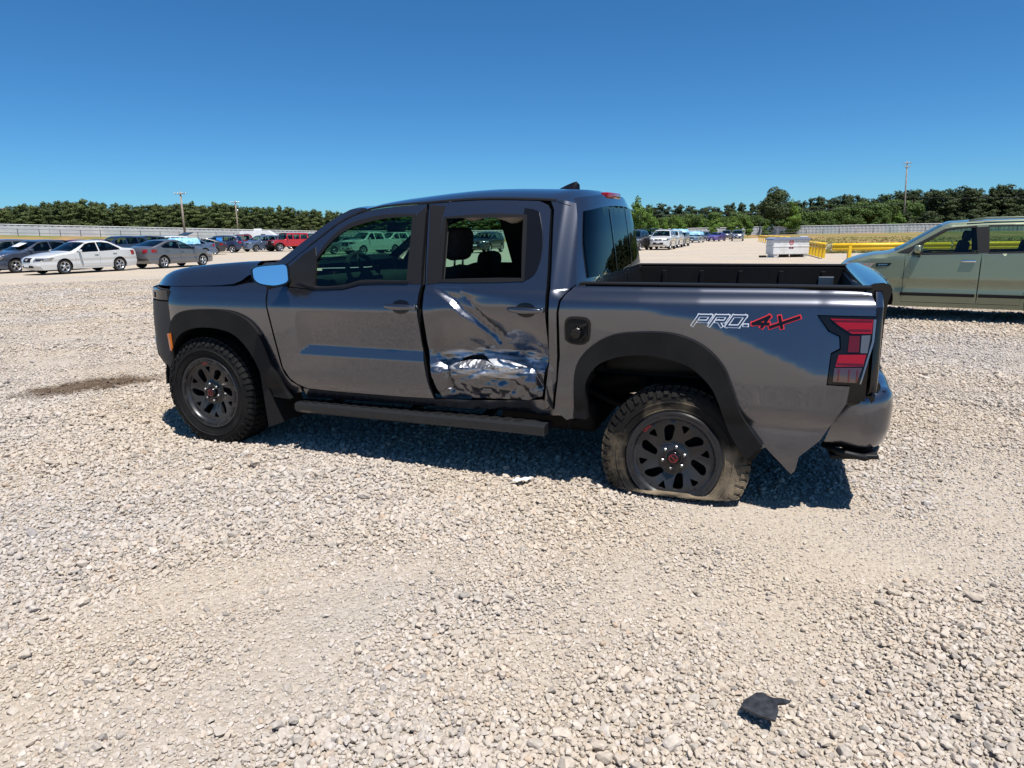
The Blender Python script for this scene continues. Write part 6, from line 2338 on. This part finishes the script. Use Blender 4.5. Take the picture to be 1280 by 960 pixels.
# tufts that break the edges of the grass
GT = leaf_mat('grass_blades', (0.119, 0.134, 0.032), (0.260, 0.211, 0.084))
V, F = [], []
rr = random.Random(5)
for i in range(9000):
    if i < 6500:
        px = rr.uniform(1010, 1500); Y = 43 + rr.random() ** 2 * 60
        zf = 0.0 + .55 * sstep(50, 140, Y)
    else:
        px = rr.uniform(-150, 250); Y = rr.uniform(84, 92); zf = .15
    x = at(px, Y)
    for q in range(3):
        a = rr.uniform(0, 6.28); h = rr.uniform(.05, .17); w = rr.uniform(.03, .07)
        o = len(V)
        lx, ly_ = rr.uniform(-.15, .15), rr.uniform(-.15, .15)
        V += [(x + lx - w * math.cos(a), Y + ly_ - w * math.sin(a), zf), (x + lx + w * math.cos(a), Y + ly_ + w * math.sin(a), zf), (x + lx * 1.8, Y + ly_ * 1.8, zf + h)]
        F.append((o, o + 1, o + 2))
g = obj('grass_tufts', V, F, GT, None, False)
g['kind'] = 'stuff'

# loose stones: points with size and turn, a few stone shapes set on them
def stones():
    P, S, Rt, K = [], [], [], []
    lay = [(1.2, 3.6, .0140, .0182), (3.6, 6.0, .0178, .0205), (6.0, 10.0, .0235, .0235), (10.0, 16.0, .036, .029), (16.0, 28.0, .062, .040)]
    for r0, r1, sp, sz in lay:
        ymax, xmax = r1, r1
        gx = np.arange(-xmax, xmax, sp)
        gy = np.arange(.1, ymax, sp)
        X, Yy = np.meshgrid(gx, gy)
        X = X.ravel() + RNG.uniform(-.5, .5, X.size) * sp
        Yy = Yy.ravel() + RNG.uniform(-.5, .5, Yy.size) * sp
        d = np.hypot(X, Yy)
        an = np.abs(np.arctan2(X, Yy))
        wide = math.radians(86 if r1 < 7 else (64 if r1 < 11 else 50))
        k = (d >= r0) & (d < r1) & ((an < math.radians(47)) | ((an < wide) & (RNG.random(X.size) < .62)))
        X, Yy, d = X[k], Yy[k], d[k]
        pt = np.clip(patchiness(X, Yy) + RNG.normal(0, .16, X.size), 0, 1)
        keep = RNG.random(X.size) < np.clip(.72 + 1.2 * pt, 0, 1)
        X, Yy, d, pt = X[keep], Yy[keep], d[keep], pt[keep]
        s = sz * np.exp(RNG.normal(-.06, .34, X.size)) * (.46 + .72 * np.clip(pt * 1.15, 0, 1))
        s = np.clip(s, .0055, .075)
        z = hnoise(X, Yy) * np.clip(1 - d / 40, 0, 1) - .012 + s * (.10 + .18 * pt) * RNG.uniform(.3, 1.5, X.size)
        P.append(np.stack([X, Yy, z], 1))
        S.append(np.stack([s * RNG.uniform(.8, 1.35, X.size), s * RNG.uniform(.65, 1.05, X.size), s * RNG.uniform(.48, .82, X.size)], 1))
        Rt.append(np.stack([RNG.normal(0, .35, X.size), RNG.normal(0, .35, X.size), RNG.uniform(0, 6.283, X.size)], 1))
        K.append(RNG.integers(0, 6, X.size))
    return map(np.concatenate, (P, S, Rt, K))
P, S, Rt, K = stones()
print('stones', len(P))
me = bpy.data.meshes.new('gravel')
me.vertices.add(len(P))
me.vertices.foreach_set('co', P.astype(np.float32).ravel())
for nm, arr in (('scl', S), ('rot', Rt)):
    at_ = me.attributes.new(nm, 'FLOAT_VECTOR', 'POINT')
    at_.data.foreach_set('vector', arr.astype(np.float32).ravel())
at_ = me.attributes.new('pick', 'INT', 'POINT')
at_.data.foreach_set('value', K.astype(np.int32))
gravel = link('gravel', me)
gravel['kind'] = 'stuff'

SM = mat('stone', (.5, .46, .4), .9, 0, 0, .25)
nt = SM.node_tree
b = nt.nodes['Principled BSDF']
oi = N(nt, 'ShaderNodeObjectInfo')
geo = N(nt, 'ShaderNodeNewGeometry')
r1 = ramp(oi.outputs['Random'], [(0, (0.278, 0.258, 0.245)), (.04, (0.404, 0.367, 0.327)), (.35, (0.459, 0.402, 0.341)), (.60, (0.480, 0.437, 0.395)), (.82, (0.480, 0.413, 0.341)), (.94, (0.522, 0.483, 0.448)), (1.0, (0.417, 0.319, 0.235))])
r1.color_ramp.interpolation = 'LINEAR'
nz = N(nt, 'ShaderNodeTexNoise')
nz.inputs['Scale'].default_value = 70
nz.inputs['Detail'].default_value = 5
nt.links.new(geo.outputs['Position'], nz.inputs['Vector'])
r2 = ramp(nz.outputs['Fac'], [(.3, (.78, .76, .73)), (.7, (1.0, 1.0, 1.0))])
mx = N(nt, 'ShaderNodeMix', data_type='RGBA', blend_type='MULTIPLY')
mx.inputs[0].default_value = 1
nt.links.new(r1.outputs[0], mx.inputs[6])
nt.links.new(r2.outputs[0], mx.inputs[7])
# broad tint: sandier here, greyer there
nz2 = N(nt, 'ShaderNodeTexNoise')
nz2.inputs['Scale'].default_value = .45
nz2.inputs['Detail'].default_value = 4
nt.links.new(geo.outputs['Position'], nz2.inputs['Vector'])
r3 = ramp(nz2.outputs['Fac'], [(.35, (.93, .95, 1.0)), (.65, (1.0, .955, .88))])
mx2 = N(nt, 'ShaderNodeMix', data_type='RGBA', blend_type='MULTIPLY')
mx2.inputs[0].default_value = 1
nt.links.new(mx.outputs[2], mx2.inputs[6])
nt.links.new(r3.outputs[0], mx2.inputs[7])
nt.links.new(stain_nodes(nt, geo.outputs['Position'], mx2.outputs[2]), b.inputs['Base Color'])

ng = bpy.data.node_groups.new('gravel_nodes', 'GeometryNodeTree')
ng.interface.new_socket('Geometry', in_out='INPUT', socket_type='NodeSocketGeometry')
ng.interface.new_socket('Geometry', in_out='OUTPUT', socket_type='NodeSocketGeometry')
gi, go = ng.nodes.new('NodeGroupInput'), ng.nodes.new('NodeGroupOutput')
gin = ng.nodes.new('GeometryNodeGeometryToInstance')
for k in range(6):
    ico = ng.nodes.new('GeometryNodeMeshIcoSphere')
    ico.inputs['Radius'].default_value = .56
    ico.inputs['Subdivisions'].default_value = 2
    sp = ng.nodes.new('GeometryNodeSetPosition')
    pos = ng.nodes.new('GeometryNodeInputPosition')
    # knock flat faces off the ball: turn, clamp to a box, turn again, clamp again
    src_ = pos.outputs[0]
    for q in range(3):
        ro = ng.nodes.new('ShaderNodeVectorRotate'); ro.rotation_type = 'EULER_XYZ'
        ro.inputs['Rotation'].default_value = (k * 1.7 + q * 2.1, k * .9 + q * 1.3 + .4, k * 2.3 + q * .7)
        ng.links.new(src_, ro.inputs[0])
        mn = ng.nodes.new('ShaderNodeVectorMath'); mn.operation = 'MINIMUM'
        c = [.46 - .05 * ((k * 3 + q) % 4), .40 + .04 * ((k + q) % 3), .37 + .05 * ((k * 2 + q) % 3)]
        mn.inputs[1].default_value = c
        ng.links.new(ro.outputs[0], mn.inputs[0])
        mxx = ng.nodes.new('ShaderNodeVectorMath'); mxx.operation = 'MAXIMUM'
        mxx.inputs[1].default_value = [-c[1], -c[2], -c[0]]
        ng.links.new(mn.outputs[0], mxx.inputs[0])
        src_ = mxx.outputs[0]
    add = ng.nodes.new('ShaderNodeVectorMath'); add.operation = 'ADD'
    add.inputs[1].default_value = (k * 7.3, k * 3.1, k * 5.7)
    ng.links.new(pos.outputs[0], add.inputs[0])
    vo = ng.nodes.new('ShaderNodeTexVoronoi')
    vo.inputs['Scale'].default_value = 1.7
    ng.links.new(add.outputs[0], vo.inputs['Vector'])
    mr = ng.nodes.new('ShaderNodeMapRange')
    mr.inputs[1].default_value = 0; mr.inputs[2].default_value = .8
    mr.inputs[3].default_value = 1.08; mr.inputs[4].default_value = .84
    ng.links.new(vo.outputs['Distance'], mr.inputs[0])
    sc_ = ng.nodes.new('ShaderNodeVectorMath'); sc_.operation = 'SCALE'
    ng.links.new(src_, sc_.inputs[0])
    ng.links.new(mr.outputs[0], sc_.inputs['Scale'])
    ng.links.new(ico.outputs['Mesh'], sp.inputs['Geometry'])
    ng.links.new(sc_.outputs[0], sp.inputs['Position'])
    ss = ng.nodes.new('GeometryNodeSetShadeSmooth')
    ss.inputs['Shade Smooth'].default_value = False
    ng.links.new(sp.outputs[0], ss.inputs[0])
    sm = ng.nodes.new('GeometryNodeSetMaterial')
    sm.inputs['Material'].default_value = SM
    ng.links.new(ss.outputs[0], sm.inputs['Geometry'])
    ng.links.new(sm.outputs[0], gin.inputs[0])
iop = ng.nodes.new('GeometryNodeInstanceOnPoints')
iop.inputs['Pick Instance'].default_value = True
ng.links.new(gi.outputs[0], iop.inputs['Points'])
ng.links.new(gin.outputs[0], iop.inputs['Instance'])
def named(nm, typ):
    n = ng.nodes.new('GeometryNodeInputNamedAttribute')
    n.data_type = typ
    n.inputs['Name'].default_value = nm
    return n.outputs['Attribute']
ng.links.new(named('pick', 'INT'), iop.inputs['Instance Index'])
e2r = ng.nodes.new('FunctionNodeEulerToRotation')
ng.links.new(named('rot', 'FLOAT_VECTOR'), e2r.inputs[0])
ng.links.new(e2r.outputs[0], iop.inputs['Rotation'])
ng.links.new(named('scl', 'FLOAT_VECTOR'), iop.inputs['Scale'])
ng.links.new(iop.outputs[0], go.inputs[0])
md = gravel.modifiers.new('stones', 'NODES')
md.node_group = ng

# ------------------------------------------------------------------ small things on the gravel
SH = vary(mat('broken_plastic', (.02, .021, .025), .45), (.014, .015, .018), (.04, .042, .048), 40, 6)
mb = MB()
outl = [(-.075, .015), (-.055, .045), (.0, .075), (.022, .068), (.030, .045), (.045, .030), (.066, .020), (.088, -.004), (.070, -.008), (.045, .0), (.038, -.030), (.012, -.072), (-.03, -.035)]
mb.prism(outl, lambda u, v: (u, v, .012 + .12 * (u + .03) ** 2 * 8 + .15 * u), lambda u, v: (u, v, .020 + .12 * (u + .03) ** 2 * 8 + .15 * u))
q = mb.build('plastic_shard', SH)
q.location = (.738, 1.775, .012)
q.scale = (.86, .86, .86)
tag(q, 'broken piece of black plastic lying on the gravel in the foreground', 'debris')
mb = MB()
R = [[(u, v, .012 + .018 * noise.noise(Vector((u * 22, v * 22, 3))) + .03 * abs(u)) for v in np.linspace(-.045, .045, 7)] for u in np.linspace(-.06, .06, 8)]
R = [[(p[0] + p[1] * .5, p[1] * (1 - abs(p[0]) * 5), p[2]) for p in r] for r in R]
mb.grid(R)
q = mb.build('paper_scrap', M['white'], None, True)
q.location = (.050, 3.76, .010)
q.scale = (.75, .75, .7)
tag(q, 'crumpled white paper scrap on the gravel below the bent running board', 'paper')
